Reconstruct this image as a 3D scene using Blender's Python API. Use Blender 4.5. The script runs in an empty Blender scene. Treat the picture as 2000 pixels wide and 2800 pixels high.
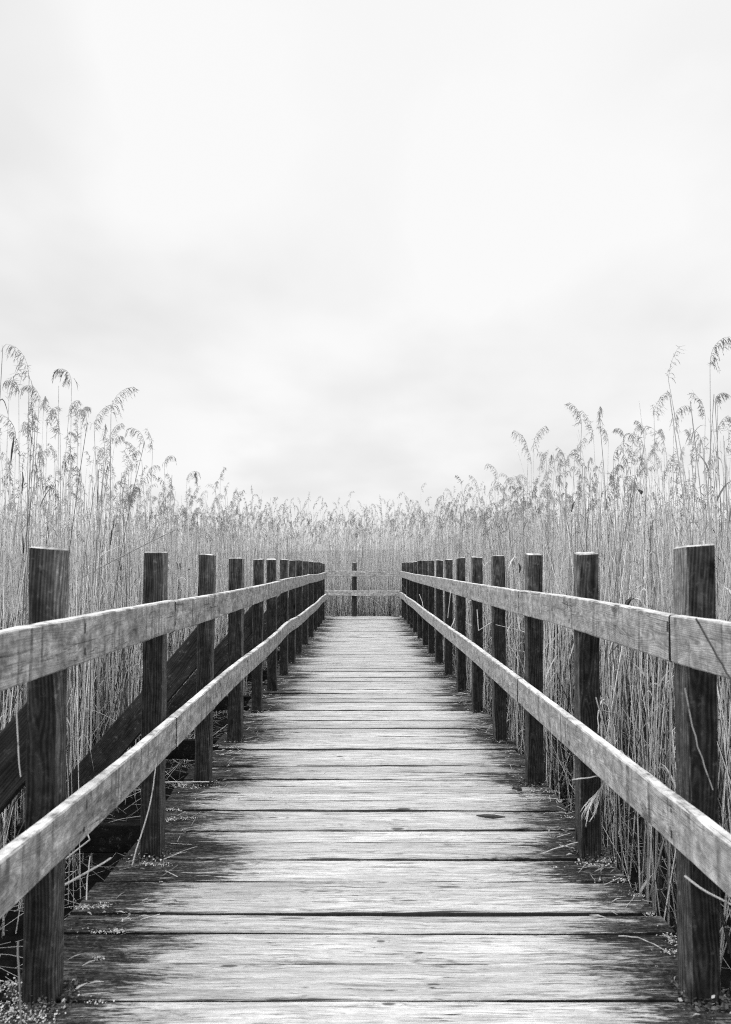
import bpy, math, random
import numpy as np
from mathutils import Vector

random.seed(7)
rng = np.random.default_rng(11)
scene = bpy.context.scene
COL = scene.collection
R = math.radians

# ------------------------------------------------------------------ camera
EYE = 1.2
PITCH = 2.005
cam_data = bpy.data.cameras.new("camera")
cam = bpy.data.objects.new("camera", cam_data)
COL.objects.link(cam)
cam.location = (0, 0, EYE)
cam.rotation_euler = (R(90 + PITCH), 0, 0)
cam_data.sensor_fit = 'VERTICAL'
cam_data.sensor_height = 33.6
cam_data.sensor_width = 24.0
cam_data.lens = 24.0
cam_data.shift_x = 0.002857
cam_data.shift_y = 0.02679
cam_data.clip_start = 0.05
cam_data.clip_end = 5000
cam_data.dof.use_dof = True
cam_data.dof.focus_distance = 6.5
cam_data.dof.aperture_fstop = 5.0
scene.camera = cam

# ------------------------------------------------------------------ nodes helper
class NT:
    def __init__(self, tree):
        self.t = tree
        self.n = tree.nodes
        self.l = tree.links
    def put(self, sock, v):
        if hasattr(v, 'is_output') or isinstance(v, bpy.types.NodeSocket):
            self.l.new(v, sock)
        else:
            try:
                sock.default_value = v
            except Exception:
                sock.default_value = (v, v, v, 1) if not hasattr(v, '__len__') else tuple(v) + (1,)
    def math(self, op, a, b=0.0, c=None, clamp=False):
        nd = self.n.new('ShaderNodeMath'); nd.operation = op; nd.use_clamp = clamp
        self.put(nd.inputs[0], a); self.put(nd.inputs[1], b)
        if c is not None: self.put(nd.inputs[2], c)
        return nd.outputs[0]
    def vmath(self, op, a, b=(0, 0, 0)):
        nd = self.n.new('ShaderNodeVectorMath'); nd.operation = op
        self.put(nd.inputs[0], a); self.put(nd.inputs[1], b)
        return nd.outputs['Value'] if op in ('DOT_PRODUCT', 'LENGTH', 'DISTANCE') else nd.outputs[0]
    def noise(self, vec, scale=1.0, detail=4, rough=0.5, dist=0.0):
        nd = self.n.new('ShaderNodeTexNoise')
        self.put(nd.inputs['Vector'], vec); self.put(nd.inputs['Scale'], scale)
        nd.inputs['Detail'].default_value = detail; nd.inputs['Roughness'].default_value = rough
        nd.inputs['Distortion'].default_value = dist
        return nd.outputs[0]
    def rng(self, v, a, b, c=0.0, d=1.0, smooth=False):
        nd = self.n.new('ShaderNodeMapRange'); nd.clamp = True
        if smooth: nd.interpolation_type = 'SMOOTHSTEP'
        self.put(nd.inputs['Value'], v)
        for k, x in (('From Min', a), ('From Max', b), ('To Min', c), ('To Max', d)):
            self.put(nd.inputs[k], x)
        return nd.outputs[0]
    def mix(self, f, a, b):
        nd = self.n.new('ShaderNodeMix'); nd.data_type = 'FLOAT'
        self.put(nd.inputs[0], f); self.put(nd.inputs[2], a); self.put(nd.inputs[3], b)
        return nd.outputs[0]
    def sep(self, v):
        nd = self.n.new('ShaderNodeSeparateXYZ'); self.put(nd.inputs[0], v); return nd.outputs
    def comb(self, x, y, z):
        nd = self.n.new('ShaderNodeCombineXYZ')
        for s, v in zip(nd.inputs, (x, y, z)): self.put(s, v)
        return nd.outputs[0]
    def attr(self, name):
        nd = self.n.new('ShaderNodeAttribute'); nd.attribute_name = name; return nd.outputs
    def grey(self, v):
        nd = self.n.new('ShaderNodeCombineColor')
        for s in nd.inputs[:3]: self.put(s, v)
        return nd.outputs[0]
    def vor(self, vec, scale, feature='F1'):
        nd = self.n.new('ShaderNodeTexVoronoi'); nd.feature = feature
        self.put(nd.inputs['Vector'], vec); self.put(nd.inputs['Scale'], scale)
        return nd.outputs
    def bump(self, h, strength, dist):
        nd = self.n.new('ShaderNodeBump'); self.put(nd.inputs['Height'], h)
        nd.inputs['Strength'].default_value = strength; nd.inputs['Distance'].default_value = dist
        return nd.outputs[0]

def new_mat(name):
    m = bpy.data.materials.new(name); m.use_nodes = True
    t = NT(m.node_tree)
    b = m.node_tree.nodes['Principled BSDF']
    return m, t, b

# ------------------------------------------------------------------ world: overcast sky
world = bpy.data.worlds.new("World")
scene.world = world
world.use_nodes = True
w = NT(world.node_tree)
bg = world.node_tree.nodes['Background']
SUN_EL, SUN_AZ = 46.0, -142.0         # behind the camera and to the left, behind cloud
sky = w.n.new('ShaderNodeTexSky'); sky.sky_type = 'NISHITA'; sky.sun_disc = False
sky.sun_elevation = R(SUN_EL); sky.sun_rotation = R(SUN_AZ)
bwn = w.n.new('ShaderNodeRGBToBW'); w.l.new(sky.outputs[0], bwn.inputs[0])
tc = w.n.new('ShaderNodeTexCoord')
d = tc.outputs['Generated']
dx, dy, dz = w.sep(d)
den = w.math('ADD', w.math('MAXIMUM', dz, 0.0), 0.22)
pl = w.comb(w.math('DIVIDE', dx, den), w.math('MULTIPLY', w.math('DIVIDE', dy, den), .8), 0.37)
n1 = w.noise(pl, 1.25, 4, 0.52, 0.1)
n2 = w.noise(w.vmath('ADD', pl, (3.7, 1.2, 0)), 0.55, 2, 0.5, 0.2)
cl = w.rng(w.math('ADD', w.math('MULTIPLY', n1, 0.6), w.math('MULTIPLY', n2, 0.4)), 0.40, 0.59, 0.0, 1.0, True)
# brighter and duller patches of the cloud deck, given as directions
edge_n = w.noise(d, 7.0, 6, 0.55, 0.3)
def blob(x, z, rad, gain):
    v = Vector((x, 1.0, z)).normalized()
    dd = w.math('ADD', w.vmath('DISTANCE', d, tuple(v)), w.math('MULTIPLY', w.math('SUBTRACT', edge_n, .5), .22))
    return w.rng(dd, rad, 0.0, 0.0, gain, True)
tot = None
for x, z, rad, gain in ((-0.3, 0.60, 0.28, 0.32), (0.30, 0.60, 0.20, 0.14), (0.16, 0.475, 0.16, 0.36), (0.42, 0.47, 0.16, 0.14), (0.44, 0.68, 0.16, -0.26), (0.22, 0.52, 0.12, -0.14), (0.40, 0.34, 0.14, -0.2),
                        (-0.10, 0.22, 0.22, 0.30), (0.12, 0.26, 0.2, 0.2), (-0.34, 0.35, 0.2, -0.28), (0.14, 0.19, 0.26, -0.16), (0.0, 0.07, 0.22, 0.16), (0.22, 0.40, 0.10, 0.14), (0.42, 0.56, 0.12, 0.12),
                        (-0.45, 0.62, 0.14, -0.25), (-0.02, 0.43, 0.15, -0.13), (-0.16, 0.39, 0.16, -0.16), (0.3, 0.30, 0.16, -0.18)):
    bl = blob(x, z, rad, gain)
    tot = bl if tot is None else w.math('ADD', tot, bl)
cl = w.math('ADD', w.math('MULTIPLY', cl, 0.75), w.math('ADD', tot, 0.14), clamp=True)
band = w.noise(w.comb(w.math('MULTIPLY', dx, 1.2), 0.3, w.math('MULTIPLY', dz, 9.0)), 1.6, 2, 0.5)
low = w.rng(dz, 0.30, 0.04)
cl = w.math('ADD', cl, w.math('MULTIPLY', w.math('MULTIPLY', w.math('SUBTRACT', band, 0.5), low), 0.9), clamp=True)
lum = w.rng(cl, 0.0, 1.0, 0.80, 0.985)
zen = w.rng(dz, 0.63, 0.90, 1.0, 2.0, True)      # an overcast sky is brightest overhead
under = w.rng(dz, -0.02, 0.0, 0.35, 1.0)
rear = w.rng(dy, 0.1, -0.7, 1.0, 1.9, True)        # unseen sky behind the camera, raised to fill the reeds
lum = w.math('MULTIPLY', w.math('MULTIPLY', w.math('MULTIPLY', lum, rear), zen), under)
lum = w.math('MULTIPLY', lum, 10.0)
lum = w.mix(0.04, lum, bwn.outputs[0])
w.l.new(w.grey(lum), bg.inputs['Color'])
bg.inputs['Strength'].default_value = 0.1

sun_data = bpy.data.lights.new("sun", 'SUN')
sun_data.energy = 1.5
sun_data.angle = R(35)
sun_data.color = (1.0, 1.0, 1.0)
sun = bpy.data.objects.new("sun", sun_data); COL.objects.link(sun)
sd = Vector((math.sin(R(SUN_AZ)) * math.cos(R(SUN_EL)), math.cos(R(SUN_AZ)) * math.cos(R(SUN_EL)), math.sin(R(SUN_EL))))
sun.rotation_euler = sd.to_track_quat('Z', 'Y').to_euler()
sun.location = (-6, 8, 12)

vs = scene.view_settings
vs.view_transform = 'Standard'; vs.look = 'None'; vs.exposure = 0.0; vs.gamma = 1.0
vs.use_curve_mapping = False
scene.cycles.max_bounces = 6
scene.cycles.diffuse_bounces = 3
scene.cycles.use_denoising = False
scene.cycles.filter_width = 1.1

# ------------------------------------------------------------------ survey: photo pixel (2000 x 2800) at a distance -> point in the place
CP, SP = math.cos(R(PITCH)), math.sin(R(PITCH))
def at(px, py, Y):
    u = (px - 992) / 2000.0; v = (1475 - py) / 2000.0
    dY = CP - SP * v; dZ = SP + CP * v
    return Vector((u / dY * Y, Y, EYE + dZ / dY * Y))
def on_deck(px, py, z=0.0):
    v = (1475 - py) / 2000.0
    dY = CP - SP * v; dZ = SP + CP * v
    Y = (z - EYE) * dY / dZ
    return at(px, py, Y)

# ------------------------------------------------------------------ object helpers
def tag(o, label=None, cat=None, group=None, kind=None):
    if label: o['label'] = label
    if cat: o['category'] = cat
    if group: o['group'] = group
    if kind: o['kind'] = kind
    return o
def empty(name, loc):
    o = bpy.data.objects.new(name, None); COL.objects.link(o); o.location = loc
    o.empty_display_size = 0.1
    return o

class Acc:
    def __init__(self):
        self.V, self.F, self.C, self.n = [], [], [], 0
    def add(self, V, F, C):
        self.V.append(V); self.F.append(F + self.n); self.C.append(C); self.n += len(V)

def quad_mesh(name, acc, origin=(0, 0, 0), smooth=False):
    V = np.concatenate(acc.V).astype(np.float32) - np.array(origin, np.float32)
    F = np.concatenate(acc.F).astype(np.int32)
    C = np.concatenate(acc.C).astype(np.float32)
    me = bpy.data.meshes.new(name)
    me.vertices.add(len(V)); me.vertices.foreach_set('co', V.ravel())
    me.loops.add(F.size); me.loops.foreach_set('vertex_index', F.ravel())
    me.polygons.add(len(F))
    me.polygons.foreach_set('loop_start', np.arange(0, F.size, 4, dtype=np.int32))
    me.polygons.foreach_set('loop_total', np.full(len(F), 4, np.int32))
    if smooth: me.polygons.foreach_set('use_smooth', np.ones(len(F), bool))
    a = me.attributes.new('rc', 'FLOAT_COLOR', 'POINT'); a.data.foreach_set('color', C.ravel())
    me.update(calc_edges=True)
    return me

def norm(a):
    return a / np.maximum(np.linalg.norm(a, axis=-1, keepdims=True), 1e-9)

def tubes(acc, P, rad, C, sides=3):
    """P (N,S,3), rad (N,S), C (N,S,4)"""
    N, S, _ = P.shape
    T = norm(np.gradient(P, axis=1))
    ref = norm(rng.normal(size=(N, 1, 3)) * np.array([1, 1, 0.05]))
    U = norm(np.cross(T, ref)); W = np.cross(T, U)
    ang = np.arange(sides) / sides * 2 * np.pi
    V = P[:, :, None, :] + rad[:, :, None, None] * (np.cos(ang)[None, None, :, None] * U[:, :, None, :] + np.sin(ang)[None, None, :, None] * W[:, :, None, :])
    idx = np.arange(N * S * sides).reshape(N, S, sides)
    a = idx[:, :-1, :]; b = np.roll(a, -1, 2); c = np.roll(idx[:, 1:, :], -1, 2); dd = idx[:, 1:, :]
    F = np.stack([a, b, c, dd], -1).reshape(-1, 4)
    acc.add(V.reshape(-1, 3), F, np.repeat(C[:, :, None, :], sides, 2).reshape(-1, 4))

def ribbons(acc, P, wid, C, ref=None):
    N, S, _ = P.shape
    T = norm(np.gradient(P, axis=1))
    if ref is None: ref = rng.normal(size=(N, 1, 3))
    U = norm(np.cross(T, norm(ref)))
    V = np.stack([P - U * wid[..., None] / 2, P + U * wid[..., None] / 2], 2)
    idx = np.arange(N * S * 2).reshape(N, S, 2)
    F = np.stack([idx[:, :-1, 0], idx[:, :-1, 1], idx[:, 1:, 1], idx[:, 1:, 0]], -1).reshape(-1, 4)
    acc.add(V.reshape(-1, 3), F, np.repeat(C[:, :, None, :], 2, 2).reshape(-1, 4))

def colour(N, S, tint, along, rnd, part):
    C = np.zeros((N, S, 4), np.float32)
    C[..., 0] = np.broadcast_to(np.reshape(tint, (-1, 1)) if np.ndim(tint) == 1 else tint, (N, S))
    C[..., 1] = along; C[..., 2] = np.reshape(rnd, (-1, 1)); C[..., 3] = part
    return C

# ------------------------------------------------------------------ reeds
def stems(acc, base, h, lean, bend, r0, tint, S=7, sides=3, kink=None):
    N = len(base)
    t = np.linspace(0, 1, S)[None, :, None]
    P = np.zeros((N, S, 3))
    P[..., :2] = base[:, None, :2] + lean[:, None, :] * t + bend[:, None, :] * t ** 2.4
    hor = np.linalg.norm(lean, axis=1)
    hz = h * np.clip(1 - 0.25 * (hor / np.maximum(h, .1)) ** 2, 0.35, 1)
    P[..., 2] = base[:, None, 2] + hz[:, None] * t[..., 0] - (np.linalg.norm(bend, axis=1)[:, None] * 0.25) * t[..., 0] ** 3
    if kink is not None:
        kt = kink[0][:, None]; over = np.clip(t[..., 0] - kt, 0, 1) * (kink[1] > 0)[:, None]
        P[..., 0] += over * h[:, None] * kink[2][:, None] * .8
        P[..., 1] += over * h[:, None] * kink[3][:, None] * .8
        P[..., 2] -= over * h[:, None] * kink[1][:, None]
    rad = r0[:, None] * (1 - 0.62 * t[..., 0])
    C = colour(N, S, tint, h[:, None] * t[..., 0], rng.random(N), 0.0)
    tubes(acc, P, rad, C, sides)
    return P

def leaves(acc, P, h, nl, tint, wid=0.009, S=5, lmin=.12, lmax=.34):
    N, Sx, _ = P.shape
    for k in range(nl):
        f = rng.uniform(0.35, 0.93, N) * (Sx - 1)
        i = np.minimum(f.astype(int), Sx - 2); fr = (f - i)[:, None]
        st = P[np.arange(N), i] * (1 - fr) + P[np.arange(N), i + 1] * fr
        az = rng.uniform(0, 2 * np.pi, N); L = rng.uniform(lmin, lmax, N)
        up = rng.uniform(0.3, 1.0, N); dr = np.where(rng.random(N) < .8, rng.uniform(0.0, .5, N), rng.uniform(.6, 1.5, N))
        u = np.linspace(0, 1, S)[None, :]
        Q = np.zeros((N, S, 3))
        Q[..., 0] = st[:, None, 0] + np.cos(az)[:, None] * L[:, None] * u * .32
        Q[..., 1] = st[:, None, 1] + np.sin(az)[:, None] * L[:, None] * u * .32
        Q[..., 2] = st[:, None, 2] + L[:, None] * (up[:, None] * u - dr[:, None] * u ** 2)
        wd = wid * np.array([.7, 1, .85, .5, .08])[None, :S] * rng.uniform(.5, 1.2, N)[:, None]
        C = colour(N, S, np.clip(tint + rng.normal(0, .2, N), 0, 1), 0.2, rng.random(N), 0.5)
        ribbons(acc, Q, wd, C)

def plumes(acc, base, az, droop, L, NB=14, K=4, bw=0.0032, tint=None):
    N = len(base); S = 7
    if tint is None: tint = rng.random(N)
    s = np.linspace(0, 1, S)
    th = 0.08 + droop[:, None] * s[None, :] ** 1.25
    D = np.stack([np.sin(th) * np.cos(az)[:, None], np.sin(th) * np.sin(az)[:, None], np.cos(th)], -1)
    step = (L / (S - 1))[:, None, None]
    A = base[:, None, :] + np.concatenate([np.zeros((N, 1, 3)), np.cumsum(D[:, :-1] * step, 1)], 1)
    C = colour(N, S, tint, 0.2, rng.random(N), 1.0)
    rad = 0.0013 * (1 - .6 * s)[None, :] * np.ones((N, 1))
    tubes(acc, A, rad, C, 3)
    for b in range(NB):
        sb = np.clip((b + rng.uniform(0, 1, N)) / NB, 0.02, .99)
        f = sb * (S - 1); i = np.minimum(f.astype(int), S - 2); fr = (f - i)[:, None]
        ar = np.arange(N)
        st = A[ar, i] * (1 - fr) + A[ar, i + 1] * fr
        tg = norm(D[ar, i] * (1 - fr) + D[ar, i + 1] * fr)
        lb = L * (0.40 - 0.20 * sb) * rng.uniform(.5, 1.2, N)
        side = np.stack([np.cos(az), np.sin(az), np.zeros(N)], -1)
        d0 = norm(tg * .6 + side * rng.uniform(-.1, .5, N)[:, None] + rng.normal(0, .22, (N, 3)))
        fall = (0.45 + 0.7 * np.clip(droop, 0, 2) / 2)[:, None, None] * rng.uniform(.6, 1.3, N)[:, None, None]
        u = np.linspace(0, 1, 4)[None, :, None]
        Q = st[:, None, :] + lb[:, None, None] * (d0[:, None, :] * u * (1 - .35 * u) + np.array([0, 0, -1.0]) * fall * u ** 2)
        wd = bw * np.array([.35, 1, .9, .3])[None, :] * np.ones((N, 1))
        Cb = colour(N, 4, np.clip(tint + rng.normal(0, .15, N), 0, 1), 0.2, rng.random(N), 1.0)
        ribbons(acc, Q, wd, Cb)
        for k in range(K):
            uu = rng.uniform(.25, 1.0, N)[:, None]
            pt = st + lb[:, None] * (d0 * uu * (1 - .35 * uu) + np.array([0, 0, -1.0]) * fall[:, 0] * uu ** 2)
            dr = norm(d0 * .5 + np.array([0, 0, -.8]) * fall[:, 0] + rng.normal(0, .24, (N, 3)))
            ll = rng.uniform(.016, .042, N)[:, None]
            Q2 = np.stack([pt, pt + dr * ll * .5, pt + dr * ll], 1)
            wd2 = bw * np.array([.35, .70, .12])[None, :] * np.ones((N, 1))
            C2 = colour(N, 3, np.clip(tint + rng.normal(0, .2, N), 0, 1), 0.2, rng.random(N), 1.0)
            ribbons(acc, Q2, wd2, C2)
    return A

GROUND = -0.6

m, t, b = new_mat("dry_reed")
a = t.attr('rc')
cr = t.n.new('ShaderNodeSeparateColor'); t.l.new(a['Color'], cr.inputs[0])
tint, along, rnd = cr.outputs
part = a['Alpha']
base_c = t.rng(tint, 0.0, 1.0, 0.03, 0.88)
pos = t.n.new('ShaderNodeNewGeometry').outputs['Position']
strk = t.noise(t.vmath('MULTIPLY', pos, (60, 60, 7)), 1.0, 3, .6)
base_c = t.math('MULTIPLY', base_c, t.rng(strk, .3, .7, .72, 1.2))
ph = t.math('FRACT', t.math('ADD', t.math('MULTIPLY', along, 5.2), t.math('MULTIPLY', rnd, 7.0)))
node = t.rng(t.math('ABSOLUTE', t.math('SUBTRACT', ph, .5)), 0.0, 0.045, 1.0, 0.0)
node = t.math('MULTIPLY', node, t.math('LESS_THAN', part, .25))
base_c = t.math('MULTIPLY', base_c, t.mix(node, 1.0, .45))
plume_c = t.rng(tint, 0.0, 1.0, 0.14, 0.46)
isp = t.math('GREATER_THAN', part, .75)
rc = t.grey(t.mix(isp, base_c, plume_c))
t.l.new(rc, b.inputs['Base Color'])
tr = t.n.new('ShaderNodeBsdfTranslucent'); t.l.new(rc, tr.inputs['Color'])
ms = t.n.new('ShaderNodeMixShader'); t.l.new(t.mix(t.math('GREATER_THAN', part, .25), .22, .45), ms.inputs[0])
out = [n for n in t.n if n.type == 'OUTPUT_MATERIAL'][0]
t.l.new(b.outputs[0], ms.inputs[1]); t.l.new(tr.outputs[0], ms.inputs[2]); t.l.new(ms.outputs[0], out.inputs['Surface'])
b.inputs['Roughness'].default_value = .55
b.inputs['Specular IOR Level'].default_value = .12
M_REED = m

def canopy(X, Y):
    """mean height of the reed tops above the deck; lower beside the walk, where they are trodden and cut"""
    s = np.clip((np.where(Y > 17.3, 3.0, np.abs(X)) + .05 * np.minimum(Y, 12) - 1.25) / 1.1, 0, 1)
    s = s * s * (3 - 2 * s)
    full = np.where(X < 0, 1.79, 1.94) + .46 * np.clip((Y - 9) / 8.5, 0, 1)
    return 1.25 + (full - 1.25) * s + 0.12 * np.sin(X * 1.7 + Y * .9) * s

def in_walk(X, Y):
    # the boardwalk, the strip beside its left side where the braces stand, and the branch to the left at its end
    left_edge = -1.62 + .12 * np.sin(Y * 2.1)
    main = (X > left_edge) & (X < 1.06) & (Y < 17.45)
    branch = (X < 1.06) & (X > -6.5) & (Y > 15.9) & (Y < 17.5)
    return main | branch

def scatter(x0, x1, y0, y1, dens, cond=None):
    n = int((x1 - x0) * (y1 - y0) * dens)
    X = rng.uniform(x0, x1, n); Y = rng.uniform(y0, y1, n)
    k = ~in_walk(X, Y)
    if cond is not None: k &= cond(X, Y)
    return X[k], Y[k]

def bed(acc, X, Y, lod, heads=None):
    N = len(X)
    top = canopy(X, Y) + rng.normal(0, .17 if heads is None else .22, N)
    short = rng.random(N)
    top = np.where(short < .30, top * rng.uniform(.35, .9, N), top)
    h = top - GROUND
    lean = rng.normal(0, .13, (N, 2)) + np.array([.03, 0])
    wild = rng.random(N) < .13
    lean[wild] = rng.normal(0, .38, (wild.sum(), 2))
    bend = rng.normal(0, .07, (N, 2))
    tx = X + lean[:, 0] + bend[:, 0]; ty = Y + lean[:, 1] + bend[:, 1]
    over = (tx > -1.35) & (tx < 1.02) & (ty < 17.2)
    lean[over] = 0.0; bend[over] *= .2
    tint = np.clip(rng.normal(.68, .17, N), .1, 1)
    tint[rng.random(N) < .12] *= .3
    base = np.stack([X, Y, np.full(N, GROUND - .02)], -1)
    S, sides = {0: (8, 4), 1: (6, 3), 2: (4, 3), 3: (3, 3)}[lod]
    r0 = rng.uniform(.0025, .0053, N)
    thick = rng.random(N) < .08
    r0[thick] *= 1.5
    if lod == 2: r0 *= 1.25
    if lod == 3: r0 *= 2.6
    brk = (rng.random(N) < .11) & ~over
    kink = (rng.uniform(.45, .85, N), np.where(brk, rng.uniform(.3, 1.5, N), 0.0), rng.uniform(-.7, .7, N), rng.uniform(-.7, .7, N))
    P = stems(acc, base, h, lean, bend, r0, tint, S, sides, kink)
    wild = wild | brk
    if lod == 0: leaves(acc, P, h, 2, tint * .9)
    if lod == 1: leaves(acc, P, h, 1, tint, .010)
    pk = (short > .76) & (~wild) if lod < 2 else (short > .55)
    if lod == 3: pk = short > .62
    if heads is not None: pk = short > .50
    pk &= (top > 1.62) | (Y > 7)
    idx = np.where(pk)[0]
    if len(idx) == 0: return
    tip = P[idx, -1]
    az = np.where(rng.random(len(idx)) < .6, rng.normal(0, .8, len(idx)) + np.pi * (rng.random(len(idx)) < .4), rng.uniform(0, 2 * np.pi, len(idx)))
    dr = rng.uniform(.2, 2.0, len(idx)); L = rng.uniform(.12, .22, len(idx))
    NB, K, bw = {9: (14, 3, .0062), 0: (14, 3, .0038), 1: (12, 3, .0054), 2: (7, 2, .009), 3: (4, 0, .017)}[lod if heads is None else heads]
    if heads is not None: L = L * 1.25
    plumes(acc, tip, az, dr, L, NB, K, bw)

acc = Acc()
X, Y = scatter(-4.2, 4.2, 1.0, 6.2, 58); bed(acc, X, Y, 0)
X, Y = scatter(-7.0, -4.2, 2.0, 6.2, 40); bed(acc, X, Y, 1)
X, Y = scatter(4.2, 7.0, 2.0, 6.2, 40); bed(acc, X, Y, 1)
X, Y = scatter(-3.6, 3.6, 6.2, 17.5, 50); bed(acc, X, Y, 1)
X, Y = scatter(-9.5, -3.6, 6.2, 17.5, 26); bed(acc, X, Y, 2)
X, Y = scatter(3.6, 9.5, 6.2, 17.5, 26); bed(acc, X, Y, 2)
X, Y = scatter(-5, 5, 17.4, 21, 55); bed(acc, X, Y, 1, 9)
X, Y = scatter(-14, 14, 21, 32, 22); bed(acc, X, Y, 2)
X, Y = scatter(-14, -5, 17.4, 21, 18); bed(acc, X, Y, 2)
X, Y = scatter(5, 14, 17.4, 21, 18); bed(acc, X, Y, 2)
X, Y = scatter(-34, 34, 32, 75, 3.0); bed(acc, X, Y, 3)
# short crowded stalks added near-black at the foot, standing in for deep shade
X, Y = scatter(-4.4, 4.0, 1.2, 17.5, 95, lambda X, Y: (X < -1.95 - .1 * np.sin(Y * 3)) | (X > 1.32 + .08 * np.sin(Y * 4)))
X2, Y2 = scatter(-4, 4, 17.7, 19.5, 120)
X = np.concatenate([X, X2]); Y = np.concatenate([Y, Y2])
N = len(X)
stems(acc, np.stack([X, Y, np.full(N, GROUND)], -1), rng.uniform(.35, 1.45, N), rng.normal(0, .16, (N, 2)), rng.normal(0, .06, (N, 2)),
      rng.uniform(.004, .008, N), np.clip(rng.normal(.07, .08, N), 0, .5), 3, 3)
# paler stalks of the same stand leaning and fallen at its foot
X, Y = scatter(-3.2, 3.0, 1.2, 18.6, 34)
N = len(X)
leanf = rng.normal(0, .42, (N, 2))
tx = X + leanf[:, 0]; ty = Y + leanf[:, 1]
leanf[(tx > -1.2) & (tx < 1.05) & (ty < 17.35)] *= .05
stems(acc, np.stack([X, Y, np.full(N, GROUND)], -1), rng.uniform(.35, 1.5, N), leanf, rng.normal(0, .12, (N, 2)),
      rng.uniform(.0025, .0045, N), np.clip(rng.beta(3, 2, N), 0, 1), 5, 3)
me = quad_mesh("reed_bed", acc)
me.materials.append(M_REED)
o = bpy.data.objects.new("reed_bed", me); COL.objects.link(o)
tag(o, "dense bed of dry pale reeds on both sides of the boardwalk and beyond its end", "reeds", kind="stuff")

# reeds one can tell apart -------------------------------------------------
def reed_object(px, py, ax, ay, label, Y=None, plume=True, group=None, dark=False, thick=False, lean=None):
    """(px,py): foot of the plume; (ax,ay): top of its arc"""
    if Y is None:
        Y = min(max(1.42 / max((1545 - ay) / 2000.0, .02), 3.0), 17.0)
        if Y > 15.5: Y = 18.2
    B = at(px, py, Y)
    if lean is None: lean = random.uniform(-.13, .13)
    foot = Vector((B.x - lean, B.y + random.uniform(-.1, .1), GROUND - .02))
    if foot.x < 0: foot.x = min(foot.x, -1.55)
    acc = Acc()
    S = 9
    tt = np.linspace(0, 1, S)[:, None]
    c1 = np.array(foot); c2 = np.array(B)
    P = c1 * (1 - tt) + c2 * tt
    wob = np.array([random.uniform(-.03, .03), random.uniform(-.03, .03), 0])
    P = (P + wob * np.sin(tt * math.pi) * 1.0)[None]
    h = np.array([c2[2] - c1[2]])
    r0 = .0052 if thick else random.uniform(.0042, .0056)
    rad = r0 * (1 - (.35 if thick else .6) * tt[:, 0])[None]
    tn = np.array([.12 if dark else random.uniform(.35, .8)])
    tubes(acc, P, rad, colour(1, S, tn, h[:, None] * tt[:, 0], rng.random(1), 0.0), 5)
    if not thick or True:
        leaves(acc, P, h, 2, tn, .008)
    me = quad_mesh("reed", acc, tuple(foot), True); me.materials.append(M_REED)
    o = bpy.data.objects.new("reed", me); COL.objects.link(o); o.location = foot
    if plume:
        dirx = 1 if ax >= px else -1
        span = math.hypot(ax - px, ay - py) / 2000.0 * Y
        L = np.array([min(max(span * 1.7, .15), .33)])
        flat = abs(ax - px) / max(abs(py - ay), 1)
        droop = np.array([min(2.5, .7 + 1.5 * min(flat, 1.2))])
        az = np.array([0 if dirx > 0 else math.pi]) + random.uniform(-.3, .3)
        acc = Acc()
        plumes(acc, np.array([P[0, -1]]), az, droop, L, 30, 5, .0038, np.array([.25 if dark else random.uniform(.1, .7)]))
        mp = quad_mesh("plume", acc, tuple(foot)); mp.materials.append(M_REED)
        p = bpy.data.objects.new("plume", mp); COL.objects.link(p); p.parent = o
    tag(o, label, "reed", group or "tall reeds standing out of the reed bed")
    return o

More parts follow.
